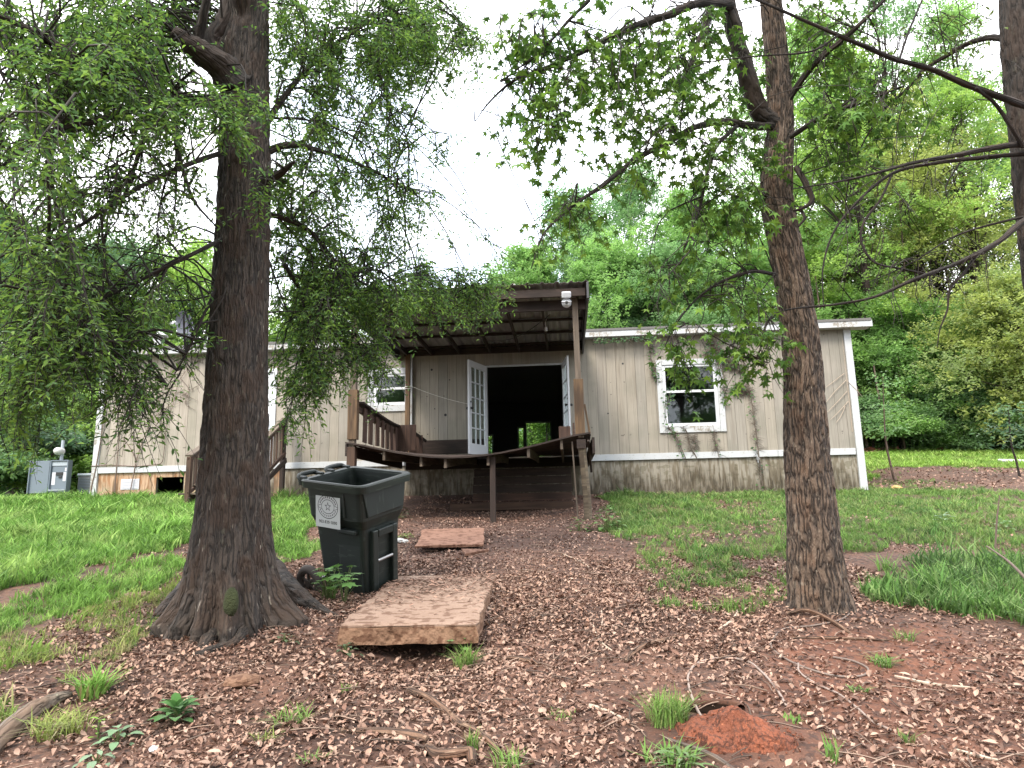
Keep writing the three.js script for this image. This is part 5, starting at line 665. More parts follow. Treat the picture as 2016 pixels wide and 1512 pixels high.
  grow(tr, L, [[1850, 330, 4.2, 160, 90, 0.4, 9, 0.0], [1700, 420, 4.2, 120, 120, 0.4, 8, 0.02], [1850, 500, 4.1, 140, 70, 0.3, 8, 0.02], [1900, 60, 4.4, 100, 70, 0.5, 12, 0.3], [1950, -150, 4.2, 200, 110, 0.8, 16, 1]], { leaf: oakLeaf, leafM: leafMat(lin(1, 1, 1), 0.5), colors: [lin(0.1, 0.15, 0.03), lin(0.12, 0.17, 0.035)], seed: 111, nLeafParts: 40, twigsPer: 4, leavesPer: 9, twigLen: 0.24, boughR: 0.004, reach: 0.8, offset: off });
}

// ------------------------------------------------------------------ trees and woods behind
function sprayGeo(seed, { n = 12, len = 0.5, leafL = 0.13, leafW = 0.075, flat = 0.5 } = {}) { const r = rng(seed), out = [], lf = leafGeo(leafL, leafW, { fold: 0.2, curl: 0.2, prof: [0, 1, 0] }); lf.setAttribute('uv', new THREE.Float32BufferAttribute(new Float32Array(lf.attributes.position.count * 2), 2)); for (let i = 0; i < n; i++) { const a = r() * 7, q = Math.sqrt(r()) * len * 0.5; out.push(lf.clone().applyMatrix4(mat(V(Math.cos(a) * q, (r() - 0.5) * len * flat, Math.sin(a) * q), (r() - 0.5) * 1.2, r() * 7, (r() - 0.6) * 1.0, 0.7 + r() * 0.6))); } return merge(out); }
const sprays = [sprayGeo(1), sprayGeo(2), sprayGeo(3, { n: 16, len: 0.7, flat: 0.3 })], farLeafM = leafMat(lin(1, 1, 1), 0.6);
const HUES = { green: [lin(0.116, 0.233, 0.087), lin(0.158, 0.294, 0.100), lin(0.211, 0.369, 0.140)], bright: [lin(0.178, 0.332, 0.092), lin(0.233, 0.410, 0.109), lin(0.274, 0.468, 0.125)], yellow: [lin(0.307, 0.379, 0.101), lin(0.376, 0.443, 0.120), lin(0.236, 0.318, 0.101)], dark: [lin(0.074, 0.146, 0.077), lin(0.103, 0.195, 0.087), lin(0.136, 0.243, 0.092)], lime: [lin(0.252, 0.410, 0.087), lin(0.317, 0.485, 0.100), lin(0.211, 0.351, 0.092)] };
function crownTree(name, label, base, { h, r: R, low = 0.3, hue = 'green', clumps = 26, per = 110, lean = 0, trunkR = 0.18, seed = 1, group, spray = 0, flatY = 0.62, size = 1, bare = 0 }) {
  const t = thing(name, base, label, name === 'shrub' ? 'shrub' : 'tree', group), r = rng(seed), top = V(lean * h, h, 0), mats = [], cols = [], woods = [];
  const spine = new THREE.CatmullRomCurve3([V(0, -0.3, 0), V(lean * h * 0.25 + (r() - 0.5) * 0.3, h * 0.35, (r() - 0.5) * 0.3), V(lean * h * 0.6, h * 0.65, 0), top]);
  part('trunk', tube(spine.points, [trunkR * 1.25, trunkR, trunkR * 0.6, trunkR * 0.15], { sides: 9, seg: 22, wob: 0.25, seed }), M.darkBark, t);
  for (let i = 0; i < clumps; i++) {
    const y = lerp(low, 1, Math.pow(r(), 0.85)), prof = Math.sin(Math.PI * clamp((y - low) / (1 - low) * 0.78 + 0.2)), a = r() * Math.PI * 2, q = R * prof * Math.pow(r(), 0.45), s = spine.getPoint(clamp(y)), c = V(s.x + Math.cos(a) * q, y * h, s.z + Math.sin(a) * q), cr = R * (0.22 + 0.2 * r()), hueC = HUES[hue], k = r();
    const f = spine.getPoint(clamp(y * 0.8 - 0.05)); woods.push(tube([f, f.clone().lerp(c, 0.5).add(V(0, 0.1 * R * (r() - 0.3), 0)), c], [trunkR * 0.3, trunkR * 0.17, trunkR * 0.05], { sides: 4, seg: 5, cap: false }));
    if (bare) for (let b = 0; b < bare; b++) { const e = c.clone().add(V(r() - 0.5, r() - 0.3, r() - 0.5).multiplyScalar(cr * 2.6)), m = f.clone().lerp(c, 0.75); woods.push(tube([m, m.clone().lerp(e, 0.5).add(V(r() - 0.5, r() - 0.5, r() - 0.5).multiplyScalar(0.3)), e], [trunkR * 0.1, trunkR * 0.07, trunkR * 0.03], { sides: 3, seg: 4, cap: false })); }
    for (let j = 0; j < per; j++) { const d = V(r() * 2 - 1, r() * 2 - 1, r() * 2 - 1), l = d.length() || 1; d.multiplyScalar(Math.pow(r(), 0.5) * cr / l * 1.15); d.y *= flatY; mats.push(mat(c.clone().add(d), (r() - 0.5) * 0.9, r() * 7, (r() - 0.5) * 0.9, size * (0.75 + r() * 0.6))); cols.push(hueC[Math.floor((k * 0.6 + r() * 0.4) * 2.99)].clone().multiplyScalar(0.8 + r() * 0.4)); }
  }
  part('limb', merge(woods), M.darkBark, t).userData.kind = 'stuff';
  instances('crown', sprays[spray], farLeafM, mats, t, cols); return t;
}
function onGround(px, depth) { const p = at(px, 990, depth); return V(p.x, H(p.x, p.z), p.z); }
const hAt = (px, topPy, depth) => { const p = at(px, topPy, depth); return p.y - H(p.x, p.z); };
{
  const G = 'trees of the woods behind the home';
  // [px, depth, top py, crown radius m, hue, options, label]
  const list = [
    [1130, 33, 400, 4.2, 'green', {}, 'round green tree rising behind the porch roof right end'],
    [1270, 36, 350, 4.4, 'green', {}, 'tall green tree behind the roof above the right window'],
    [1400, 33, 372, 4.0, 'bright', {}, 'light green tree just left of the sweetgum trunk, behind the roof'],
    [1050, 30, 500, 3.0, 'bright', { per: 90 }, 'low light green tree at the left end of the green mass behind the porch'],
    [1215, 29, 480, 3.2, 'bright', {}, 'light green lower tree behind the roof between porch and window'],
    [1340, 28, 500, 3.2, 'green', {}, 'lower green tree behind the roof above the window'],
    [1490, 30, 430, 3.4, 'bright', {}, 'light green tree hidden partly by the sweetgum trunk'],
    [650, 30, 540, 3.4, 'lime', {}, 'lime green tree behind the roof right of the big oak trunk'],
    [800, 33, 600, 3.0, 'green', {}, 'low green tree behind the porch roof, left part'],
    [350, 30, 500, 3.8, 'lime', {}, 'lime green tree behind the satellite dish'],
    [180, 27, 480, 3.6, 'dark', {}, 'dark green tree left of the house corner'],
    [20, 25, 520, 3.6, 'green', {}, 'green tree at the far left edge behind the meter cabinet'],
    [-120, 24, 420, 4, 'dark', {}, 'dark tree beyond the left frame edge'],
    [1640, 32, 430, 3.4, 'lime', {}, 'lime green tree right of the sweetgum trunk, above the roof end'],
    [1700, 36, 40, 4.0, 'bright', { low: 0.4, per: 80, bare: 4, size: 1.1 }, 'tall thinly leaved tree right of the sweetgum crown'],
    [1790, 33, 300, 4.2, 'yellow', { low: 0.25, per: 120 }, 'yellow-green tree over the field, middle of the right wood edge'],
    [1850, 38, -60, 3.8, 'green', { low: 0.5, per: 50, bare: 7, size: 1.1, trunkR: 0.22 }, 'tall bare grey-stemmed tree near the top right'],
    [1930, 31, 330, 4.2, 'yellow', { low: 0.2, per: 120, lean: -0.08 }, 'leaning yellow-green tree at the right wood edge'],
    [2010, 34, 20, 4.2, 'bright', { low: 0.3, per: 90, bare: 3 }, 'tall green tree behind the dark right-edge trunk'],
    [2060, 25, 560, 3.6, 'yellow', { low: 0.15, per: 110 }, 'yellow-green tree at the right frame edge with a low arching limb'],
    [2150, 30, 200, 4.4, 'green', { per: 60 }, 'green tree just outside the right frame edge'],
    [1620, 31, 90, 3.8, 'bright', { low: 0.3, per: 60 }, 'tall light green tree directly behind the upper sweetgum trunk'],
    [1760, 29, 130, 3.6, 'lime', { low: 0.3, per: 62 }, 'tall fresh lime tree above the field, right of the sweetgum'],
    [1880, 30, 190, 3.8, 'yellow', { low: 0.3, per: 62 }, 'tall yellow-green tree below the crossing bare branches'],
    [1990, 29, 160, 3.6, 'lime', { low: 0.3, per: 60 }, 'tall lime tree just left of the dark right-edge trunk'],
    [1740, 30, 560, 3.0, 'bright', { low: 0.15 }, 'bushy bright green tree just right of the house end'],
    [1860, 29, 600, 3.2, 'bright', { low: 0.12 }, 'bushy bright green tree over the field centre'],
    [1960, 28.5, 620, 2.8, 'bright', { low: 0.1 }, 'fresh green bushy tree at the right wood edge'],
  ];
  list.forEach(([px, d, top, R, hue, o, label], i) => crownTree('woodland_tree', label, onGround(px, d), { h: hAt(px, top, d), r: R, hue, seed: 500 + i * 7, clumps: 38, per: 120, group: G, ...o }));
  const shrubs = [[1730, 28, 790, 1.5, 'green', 'small green shrub in the wood edge next to the house end'], [1790, 27.6, 800, 1.6, 'bright', 'bright layered shrub left of the field centre'], [1850, 27.8, 780, 1.7, 'green', 'leafy shrub at the middle of the field edge'], [1915, 27.4, 800, 1.5, 'bright', 'bright green shrub right of the field centre'], [1985, 26.5, 760, 1.8, 'green', 'broad green shrub at the right end of the field edge'], [2050, 27, 760, 1.8, 'green', 'green shrub beyond the right frame edge'],
    [40, 19, 800, 1.7, 'dark', 'dark bush left of the meter cabinet'], [150, 20, 780, 1.8, 'lime', 'lime bush between cabinet and house corner'], [-60, 18, 780, 2, 'green', 'green bush at the left frame edge'], [95, 22, 640, 2.4, 'dark', 'tall dark bush behind the meter cabinet'], [230, 26, 620, 2.4, 'green', 'green bush behind the left house corner'],
    [1000, 27, 800, 2.2, 'lime', 'lime bush seen through the house from door to rear window'], [1080, 26.5, 800, 2.2, 'lime', 'bright bush seen in the rear window']];
  shrubs.forEach(([px, d, top, R, hue, label], i) => crownTree('shrub', label, onGround(px, d), { h: Math.max(1.2, hAt(px, top, d)), r: R, hue, low: 0.08, clumps: 18, per: 70, seed: 900 + i * 5, trunkR: 0.05, group: 'shrubs along the wood edges', flatY: 0.4, spray: 2, size: 0.8 }));
  // slim stems that show at the wood edge
  const stemLabels = [[1762, 27.4, 880, 720, 0.05, 'slim pale stem at the wood edge left of the field centre'], [1795, 27.3, 886, 820, 0.06, 'short pale leaning stem at the field edge'], [1812, 27.6, 886, 700, 0.09, 'thicker grey stem leaning left at the field edge'], [1722, 28, 886, 760, 0.06, 'slim grey stem beside the house end'], [1930, 27.8, 886, 740, 0.06, 'slim dark stem right of the field centre']];
  for (const [px, d, , top, rad, label] of stemLabels) { const b = onGround(px, d), t = thing('tree_stem', b, label, 'tree'); part('trunk', tube([V(0, -0.2, 0), V(-0.1, 1.2, 0), V(-0.25, hAt(px, top, d), 0.1)], [rad, rad * 0.85, rad * 0.6], { sides: 7, seg: 12, wob: 0.3, seed: px }), M.paleBark, t); }
  { // the wood behind, one mass
    const r = rng(2222), mats = [], cols = [], st = [];
    for (let i = 0; i < 30000; i++) { const a = lerp(-0.95, 0.85, r()), d = lerp(40, 62, r()), x = Math.tan(a) * d, yb = H(x, -d), hh = (fbm(x * 0.09, d * 0.02, 3, 44) * 13 + 3) * (a > -0.12 && a < 0.02 ? 0.45 : 1), y = yb + hh * Math.pow(r(), 0.9); mats.push(mat(V(x, y, -d), (r() - 0.5), r() * 7, (r() - 0.5), 2.2 + r() * 1.6)); cols.push(HUES[r() < 0.5 ? 'green' : r() < 0.5 ? 'dark' : 'bright'][Math.floor(r() * 3)].clone().multiplyScalar(0.8 + r() * 0.4)); }
    instances('woods', sprays[1], farLeafM, mats, null, cols);
    for (let i = 0; i < 70; i++) { const a = lerp(0.4, 0.8, r()), d = lerp(28, 44, r()), x = Math.tan(a) * d, y = H(x, -d), h = 5 + r() * 12, l = (r() - 0.5) * 1.5; st.push(tube([V(x, y - 0.2, -d), V(x + l * 0.3, y + h * 0.5, -d), V(x + l, y + h, -d)], [0.04 + r() * 0.08, 0.04 + r() * 0.03, 0.012], { sides: 5, seg: 5, cap: false })); }
    solo('wood_stems', merge(st), M.paleBark, 'many thin stems deep in the right-hand wood', null, null, 'stuff');
    const lm = [], lc = [], df = leafGeo(0.5, 0.3, { prof: [0, 1, 0] }); for (let i = 0; i < 5000; i++) { const a = lerp(0.42, 0.85, r()), d = lerp(27.2, 40, r()), x = Math.tan(a) * d; lm.push(mat(V(x, H(x, -d) + 0.05 + r() * 0.15, -d), (r() - 0.5), r() * 7, (r() - 0.5) * 0.8, 0.6 + r() * 0.6)); lc.push(lin(0.2 + r() * 0.12, 0.1 + r() * 0.06, 0.07 + r() * 0.04)); }
    instances('forest_floor_leaves', df, std({ side: THREE.DoubleSide }), lm, null, lc);
  }
  // trees across the road behind the camera: the window and the dark trunks face them
  for (const [x, z, h, R, sd] of [[-9, 13, 14, 4.5, 1], [-2, 16, 15, 4.8, 2], [6, 13.5, 14, 4.5, 3], [13, 15, 14, 4.6, 4], [2, 19, 17, 5, 5], [10, 20, 17, 5, 6]]) crownTree('woodland_tree', ['leftmost', 'second from left', 'near middle', 'rightmost', 'far middle', 'far right'][sd - 1] + ' broad green tree across the yard behind the camera, mirrored in the window', V(x, H(x, z), z), { h, r: R, hue: 'green', low: 0.1, clumps: 40, per: 70, size: 1.6, seed: 1300 + sd, group: 'trees behind the camera' });
}
// ------------------------------------------------------------------ saplings and bare twigs near the house
function sapling(name, pts, radii, m, label, leaves = 0, hue = 'green', spread = 0.5) { const b = pts[0], t = thing(name, b, label, 'sapling'), loc = pts.map((p) => p.clone().sub(b)); part('stem', tube(loc, radii, { sides: 6, seg: 16, wob: 0.2 }), m, t); if (leaves) { const r = rng(Math.round(b.x * 100)), mats = [], cols = [], top = loc[loc.length - 1]; for (let i = 0; i < leaves; i++) { const k = 0.45 + 0.55 * r(), p = V(0, 0, 0).lerp(top, k).add(V((r() - 0.5) * spread * 2, (r() - 0.5) * 0.2, (r() - 0.5) * spread * 2)); mats.push(mat(p, (r() - 0.5) * 0.6, r() * 7, (r() - 0.5) * 0.6, 0.5 + r() * 0.4)); cols.push(HUES[hue][Math.floor(r() * 3)]); } instances('crown', sprays[2], farLeafM, mats, t, cols); } return t; }
{
  const w = (x, y, d) => at(x, y, d), g = (x, y) => { const p = gp(x, y); p.y -= 0.03; return p; };
  { const b = g(1762, 948), d = -b.z; sapling('sapling', [b, w(1752, 910, d), w(1744, 870, d), w(1740, 800, d), w(1738, 740, d)], [0.032, 0.028, 0.022, 0.015, 0.006], M.paleBark, 'slim sparse sapling right of the house end', 22, 'green', 0.35); }
  { const b = g(2008, 940), d = -b.z; sapling('sapling', [b, w(2000, 905, d), w(1992, 880, d), w(1985, 800, d)], [0.03, 0.026, 0.02, 0.01], M.darkBark, 'dark-stemmed sapling at the right edge of the brown bed', 26, 'dark', 0.4); }
  { const b = g(1958, 1090), d = -b.z; sapling('sapling', [b, w(1963, 1020, d), w(1968, 975, d)], [0.011, 0.009, 0.005], M.stickDark, 'thin bare upright twig in the grass at the right', 0); }
  { const a = w(1942, 1075, 6.2), b = w(1985, 1105, 5.8), c = w(2030, 1150, 5.4); solo('fallen_twig', tube([a, b, c], [0.006, 0.011, 0.014], { sides: 6, wob: 0.3 }), M.stickDark, 'dark branch leaning out of the dense grass at the right edge', 'twig'); }
}

// ------------------------------------------------------------------ vines on the house
const vineLeaf = (() => { const g = leafGeo(0.055, 0.035, { fold: 0.2, curl: 0.3, prof: [0, 1, 0.7, 0] }); return g; })();
function vine(label, stems, m, { leaves = 0, hue = 'dark', leafSpread = 0.06, rad = 0.008, hair = 0, group, off = 0.035 } = {}) {
  const first = stems[0][0], b0 = onWall(first[0], first[1], off), b = houseToWorld(b0.x, b0.y, off), t = thing('vine', b, label, 'vine', group), r = rng(Math.round(first[0] * 7 + first[1])), curves = [], geo = [];
  for (const s of stems) { const pts = s.map(([x, y, o = off]) => { const p = onWall(x, y, o); return houseToWorld(p.x, p.y, o).sub(b); }), k = s.rad ?? rad; curves.push(new THREE.CatmullRomCurve3(pts)); geo.push(tube(pts, [k, k * 0.8, k * 0.45], { sides: 5, seg: pts.length * 5, wob: 0.3 })); }
  geo.forEach((g2) => part('stem', g2, m, t));
  if (hair) { const hs = []; for (let i = 0; i < hair; i++) { const c = curves[Math.floor(r() * curves.length)], p = c.getPoint(0.1 + r() * 0.85), a = r() * Math.PI * 2, l = 0.05 + r() * 0.15, e = p.clone().addScaledVector(HU, Math.cos(a) * l).add(V(0, Math.sin(a) * l, 0)).addScaledVector(HN, -0.01 + r() * 0.03); hs.push(tube([p, p.clone().lerp(e, 0.5).add(V(0, 0.01, 0)), e], [0.004, 0.002], { sides: 3, seg: 3, cap: false })); } part('rootlet', merge(hs), m, t).userData.kind = 'stuff'; }
  if (leaves) { const mats = [], cols = []; for (let i = 0; i < leaves; i++) { const p = curves[Math.floor(r() * curves.length)].getPoint(r()).add(V((r() - 0.5) * leafSpread * 2, (r() - 0.5) * leafSpread * 2, 0)).addScaledVector(HN, 0.01 + r() * 0.04); mats.push(mat(p, 1.1 + (r() - 0.5), r() * 7, (r() - 0.5), 0.7 + r() * 0.7)); cols.push(HUES[hue][Math.floor(r() * 3)]); } instances('leaves', vineLeaf, farLeafM, mats, t, cols); }
}
const brown = M.deadTwig;
vine('dead hairy brown vine climbing the siding right of the window', [[[1502, 958], [1498, 930], [1492, 880], [1485, 830], [1478, 780], [1467, 730], [1460, 690], [1456, 680]], [[1467, 740], [1440, 715], [1412, 690], [1398, 672]], [[1462, 735], [1432, 712], [1415, 702]], [[1476, 772], [1460, 768], [1446, 768]]], brown, { hair: 900, rad: 0.011, leaves: 150, hue: 'dark', leafSpread: 0.12 });
vine('green leafy vine on the lower left of the right window', [[[1345, 902], [1330, 862], [1312, 830], [1310, 790], [1312, 768]], [[1312, 800], [1318, 780], [1322, 772]]], brown, { leaves: 90, leafSpread: 0.08, hue: 'dark', off: 0.045 });
vine('thin brown vine over the right window top corner and eave', [[[1428, 745], [1418, 720], [1410, 700], [1398, 680], [1392, 666]], [[1410, 706], [1424, 760], [1432, 800]], [[1398, 690], [1390, 700], [1396, 706]]], brown, { leaves: 110, hair: 150, leafSpread: 0.1, off: 0.05 });
vine('brown leafy vine left of the right window', [[[1290, 750], [1284, 720], [1280, 690], [1278, 676]], [[1284, 712], [1290, 740], [1296, 756]]], brown, { leaves: 45, hair: 80, leafSpread: 0.06 });
vine('bare brown vines under the right window', [[[1350, 902], [1336, 870], [1325, 850], [1310, 842]], [[1372, 902], [1358, 876], [1350, 846], [1340, 842]], [[1416, 900], [1408, 870], [1406, 846]], [[1367, 856], [1368, 885]]], brown, { hair: 220, leaves: 12 });
vine('thin dark vine hanging along the eave between porch and window', [[[1168, 671, 0.19], [1200, 672, 0.2], [1240, 669, 0.2], [1275, 668, 0.19], [1290, 668, 0.2]]], brown, { leaves: 130, hair: 60, leafSpread: 0.05, hue: 'dark', off: 0.2 });
vine('bare herringbone twigs on the right end of the siding', [[[1678, 850], [1672, 790], [1664, 720], [1658, 665]], [[1668, 770], [1645, 795], [1622, 818]], [[1666, 748], [1640, 775], [1620, 800]], [[1662, 735], [1640, 752], [1622, 765]], [[1670, 790], [1650, 812], [1635, 826]], [[1668, 750], [1690, 772], [1698, 782]], [[1664, 800], [1655, 820], [1646, 832]]], M.stick, { rad: 0.006 });
const LV = 'dark rope-like vines on the left wall';
vine('thick dark vine at the far left house corner', [[[178, 985], [180, 960], [188, 925], [196, 880], [205, 820], [215, 760]]], M.stickDark, { rad: 0.016, group: LV });
vine('dark vine crossing the left trim above the skirting', [[[180, 918], [215, 916], [240, 917], [270, 918], [300, 915], [318, 911], [322, 895], [326, 850], [332, 800]]], M.stickDark, { rad: 0.013, group: LV });
vine('dark vine rising left of the vent plate', [[[225, 982], [227, 950], [230, 915], [233, 880], [238, 840], [242, 800]]], M.stickDark, { rad: 0.014, group: LV });
vine('dark vine rising across the vent plate', [[[254, 982], [260, 950], [268, 910], [280, 870], [300, 820], [322, 760], [340, 720]], [[268, 905], [258, 885], [240, 860]]], M.stickDark, { rad: 0.012, group: LV });
vine('tangle of thin bare twigs on the upper left wall', [[[330, 830], [345, 780], [352, 740], [350, 700]], [[300, 850], [330, 800], [372, 770], [398, 755]], [[260, 790], [300, 780], [350, 772], [390, 790]], [[352, 750], [375, 720], [400, 705]], [[320, 810], [310, 770], [316, 730]], [[355, 745], [372, 768], [365, 795], [385, 808]], [[285, 840], [320, 808], [360, 790]]], M.stickDark, { rad: 0.006, hair: 90, group: LV });

// ------------------------------------------------------------------ grass and dead leaves
function bladeTuft(seed, n, h, w, spread, lean) { const r = rng(seed), pos = [], idx = []; for (let i = 0; i < n; i++) { const a = r() * 7, q = Math.sqrt(r()) * spread, bx = Math.cos(a) * q, bz = Math.sin(a) * q, d = r() * 7, L = h * (0.55 + r() * 0.6), b = lean * (0.3 + r()), wx = Math.cos(d + 1.57) * w / 2, wz = Math.sin(d + 1.57) * w / 2, k = pos.length / 3, P = (t, s) => { const o = b * t * t * L; pos.push(bx + Math.cos(d) * o + wx * s, L * t * (1 - 0.25 * b * t), bz + Math.sin(d) * o + wz * s); }; P(0, 0.8); P(0, -0.8); P(0.5, 1); P(0.5, -1); P(1, 0); idx.push(k, k + 1, k + 2, k + 1, k + 3, k + 2, k + 2, k + 3, k + 4); } const g = new THREE.BufferGeometry(); g.setAttribute('position', new THREE.Float32BufferAttribute(pos, 3)); g.setIndex(idx); g.computeVertexNormals(); return g; }
const grassM = leafMat(lin(1, 1, 1), 0.35);
const GC = [[lin(0.13, 0.255, 0.045), lin(0.19, 0.345, 0.07), lin(0.09, 0.185, 0.035), lin(0.25, 0.37, 0.1)], [lin(0.12, 0.22, 0.05), lin(0.16, 0.27, 0.06), lin(0.21, 0.27, 0.09), lin(0.08, 0.165, 0.04)], [lin(0.09, 0.19, 0.045), lin(0.14, 0.26, 0.06), lin(0.21, 0.32, 0.11), lin(0.06, 0.12, 0.035)], [lin(0.21, 0.29, 0.065), lin(0.26, 0.32, 0.085), lin(0.15, 0.25, 0.05), lin(0.28, 0.27, 0.12)], [lin(0.2, 0.35, 0.055), lin(0.24, 0.39, 0.065), lin(0.27, 0.37, 0.09), lin(0.16, 0.29, 0.045)]];
{
  const r = rng(808), tufts = [bladeTuft(1, 9, 1, 0.06, 0.35, 0.8), bladeTuft(2, 10, 1, 0.055, 0.45, 1.1), bladeTuft(3, 6, 1, 0.085, 0.35, 0.6)], mats = [[], [], []], cols = [[], [], []];
  const zones = [[-11, 9.5, -18, -2.6, 150000], [8, 34, -27.3, -17.2, 26000], [-26, -6.5, -24, -9, 24000]];
  for (const [x0, x1, z0, z1, n] of zones) for (let i = 0; i < n; i++) {
    const x = lerp(x0, x1, r()), z = lerp(z0, z1, r()); if (Math.abs(x / z) > 0.95) continue;
    if (z < -13.4 && x > -9.3 && x < 7.2 && (z - HO.z) * HN.z + (x - HO.x) * HN.x < 0.06) continue;
    const [d, h, c] = grassAt(x, z); if (r() > d) continue;
    const k = Math.floor(r() * 3), s = h * (0.5 + 1.1 * r() * r() + (r() < 0.06 ? 0.6 : 0)) * (0.55 + 0.9 * fbm(x * 1.8, z * 1.8, 3, 66)), wide = 1 + Math.max(0, -z - 8) * 0.07, m = mat(V(x, H(x, z) - 0.005, z), (r() - 0.5) * 0.25, r() * 7, (r() - 0.5) * 0.25, V(s * wide, s, s * wide)); mats[k].push(m); cols[k].push(GC[c][Math.floor(clamp(fbm(x * 2, z * 2, 2, 99) * 1.3 - 0.15 + (r() - 0.5) * 0.9) * 3.99)].clone().multiplyScalar(0.7 + r() * 0.6));
  }
  tufts.forEach((t, k) => instances('grass', t, grassM, mats[k], null, cols[k]));
  console.log('grass', mats.map((m) => m.length).join());
}
{
  const r = rng(909), shapes = [leafGeo(0.075, 0.03, { fold: 0.5, curl: 0.9, prof: [0.1, 0.7, 1, 0.6, 0] }), leafGeo(0.06, 0.034, { fold: 0.9, curl: -0.7, prof: [0.1, 0.9, 1, 0.7, 0], twist: 0.9 }), leafGeo(0.09, 0.028, { fold: 0.2, curl: 0.3, prof: [0.1, 0.6, 1, 0.8, 0], twist: -0.5 }), leafGeo(0.05, 0.042, { fold: 0.6, curl: 1.2, prof: [0.2, 0.9, 1, 0.8, 0.1] })], mats = shapes.map(() => []), cols = shapes.map(() => []);
  const C = [lin(0.29, 0.165, 0.115), lin(0.35, 0.21, 0.15), lin(0.42, 0.275, 0.205), lin(0.19, 0.1, 0.07), lin(0.1, 0.056, 0.04), lin(0.46, 0.34, 0.265)];
  const zones = [[-3.6, 3.4, -7.5, -2.5, 90000], [-5.5, 6.5, -12.5, -7.5, 52000], [-1.8, 2.0, -13.8, -10, 3000], [7.6, 22, -18.6, -13.4, 12000], [-9, 9, -14.5, -10, 5000]];
  for (const [x0, x1, z0, z1, n] of zones) for (let i = 0; i < n; i++) {
    const x = lerp(x0, x1, r()), z = lerp(z0, z1, r()); if (Math.abs(x / z) > 0.9) continue;
    const [gd] = grassAt(x, z); let d = 0.35 + 0.65 * smooth(0.34, 0.56, fbm(x * 1.4, z * 1.4, 4, 401)); d *= 1 - 0.8 * gd; d *= lerp(1, 0.3, smooth(0.35, 0.6, fbm(x * 0.9 + 7, z * 0.9, 3, 302)) * smooth(2.4, 0.5, Math.hypot(x - 1.6, z + 4.9))); if (z < -8) d *= 0.75;
    if (r() > d) continue;
    if (Math.hypot((x - 1.0) / 0.45, (z + 3.42) / 0.28) < 1) { if (r() > 0.04) continue; }
    const k = Math.floor(r() * shapes.length), tone = clamp(r() * 0.75 + fbm(x * 2, z * 2, 2, 33) * 0.45 - 0.1), s = (0.26 + Math.pow(r(), 2.2) * 0.6) * (z < -13 ? 1.8 : 1);
    mats[k].push(mat(V(x, H(x, z) + 0.004 + r() * 0.016, z), (r() - 0.5) * 0.9, r() * 7, (r() - 0.5) * 0.6, s)); cols[k].push(C[Math.min(5, Math.floor(tone * tone * 3 + r() * 3))].clone().multiplyScalar(0.5 + r() * 0.5));
  }
  shapes.forEach((t, k) => instances('leaf_litter', t, std({ side: THREE.DoubleSide, roughness: 0.8 }), mats[k], null, cols[k]));
  // short twigs and crumbs in the litter
  const tw = tube([V(-0.06, 0, 0), V(0, 0.006, 0.005), V(0.06, 0, 0)], [0.0025, 0.002], { sides: 4, seg: 5 }), tm = [], tc = []; for (let i = 0; i < 1300; i++) { const x = lerp(-3.6, 3.6, r()), z = lerp(-10, -2.6, r()); tm.push(mat(V(x, H(x, z) + 0.012, z), (r() - 0.5) * 0.3, r() * 7, (r() - 0.5) * 0.3, 0.5 + r() * 1.4)); tc.push(lin(0.14, 0.095, 0.07).multiplyScalar(0.4 + r() * 1.5)); } instances('twig_litter', tw, std({}), tm, null, tc);
  console.log('litter', mats.map((m) => m.length).join());
}
// leaves and needles lying on the slab
{ const r = rng(71), mats = [], cols = [], lf = leafGeo(0.07, 0.02, { fold: 0.25, curl: 0.5, prof: [0.1, 1, 0.9, 0] }); for (let i = 0; i < 1500; i++) { const t = Math.pow(r(), 0.45), x = (r() - 0.5) * 0.98, back = x < 0 ? 0.9 : 1; if (r() > 0.12 + 0.88 * Math.pow(t, 1.5)) continue; mats.push(mat(slabThing.localToWorld(V(x, 0.006 + r() * 0.012, -1.88 * t * back)), (r() - 0.5) * 0.4, (r() - 0.5) * 1.4 + (r() < 0.5 ? 0 : 3.1), (r() - 0.5) * 0.3, 0.35 + r() * 0.7)); cols.push(lin(0.24, 0.14, 0.1).multiplyScalar(0.4 + r() * 1.2)); } instances('slab_litter', lf, std({ side: THREE.DoubleSide }), mats, null, cols); }

// ------------------------------------------------------------------ single plants and clumps
function clump(px, py, h, rad, n, hue, label, seed, lean = 0.9, w = 0.006) { const p = gp(px, py), t = thing('grass_clump', p.setY(p.y - 0.01), label, 'grass clump'); part('blades', bladeTuft(seed, n, h, w, rad, lean), leafMat(GC[hue][1], 0.35), t); const r = rng(seed + 1), d = bladeTuft(seed + 2, Math.round(n * 0.3), h * 0.9, w * 0.8, rad, lean * 1.3); part('dry_blades', d, leafMat(r() < 0.5 ? lin(0.3, 0.27, 0.12) : lin(0.2, 0.23, 0.08), 0.3), t); }
clump(1315, 1420, 0.17, 0.1, 210, 1, 'dense grass clump beside the burrow', 1, 0.7);
clump(1318, 1195, 0.12, 0.09, 60, 2, 'loose grass tuft on the dirt left of the right tree, lower one', 2);
clump(1398, 1155, 0.12, 0.09, 70, 2, 'grass tuft on the dirt left of the right tree, upper one', 3);
clump(1436, 1200, 0.14, 0.07, 50, 1, 'small grass tuft by the pale bent stick', 4);
clump(1738, 1308, 0.09, 0.06, 60, 2, 'round dark green tuft right of the cable loops', 5, 1.4, 0.008);
clump(1785, 1462, 0.08, 0.03, 22, 2, 'tiny grass tuft in the lower right among leaves', 6, 0.6);
clump(180, 1372, 0.19, 0.07, 80, 0, 'bright lime clump of broad grass blades at the lower left', 7, 0.8, 0.013);
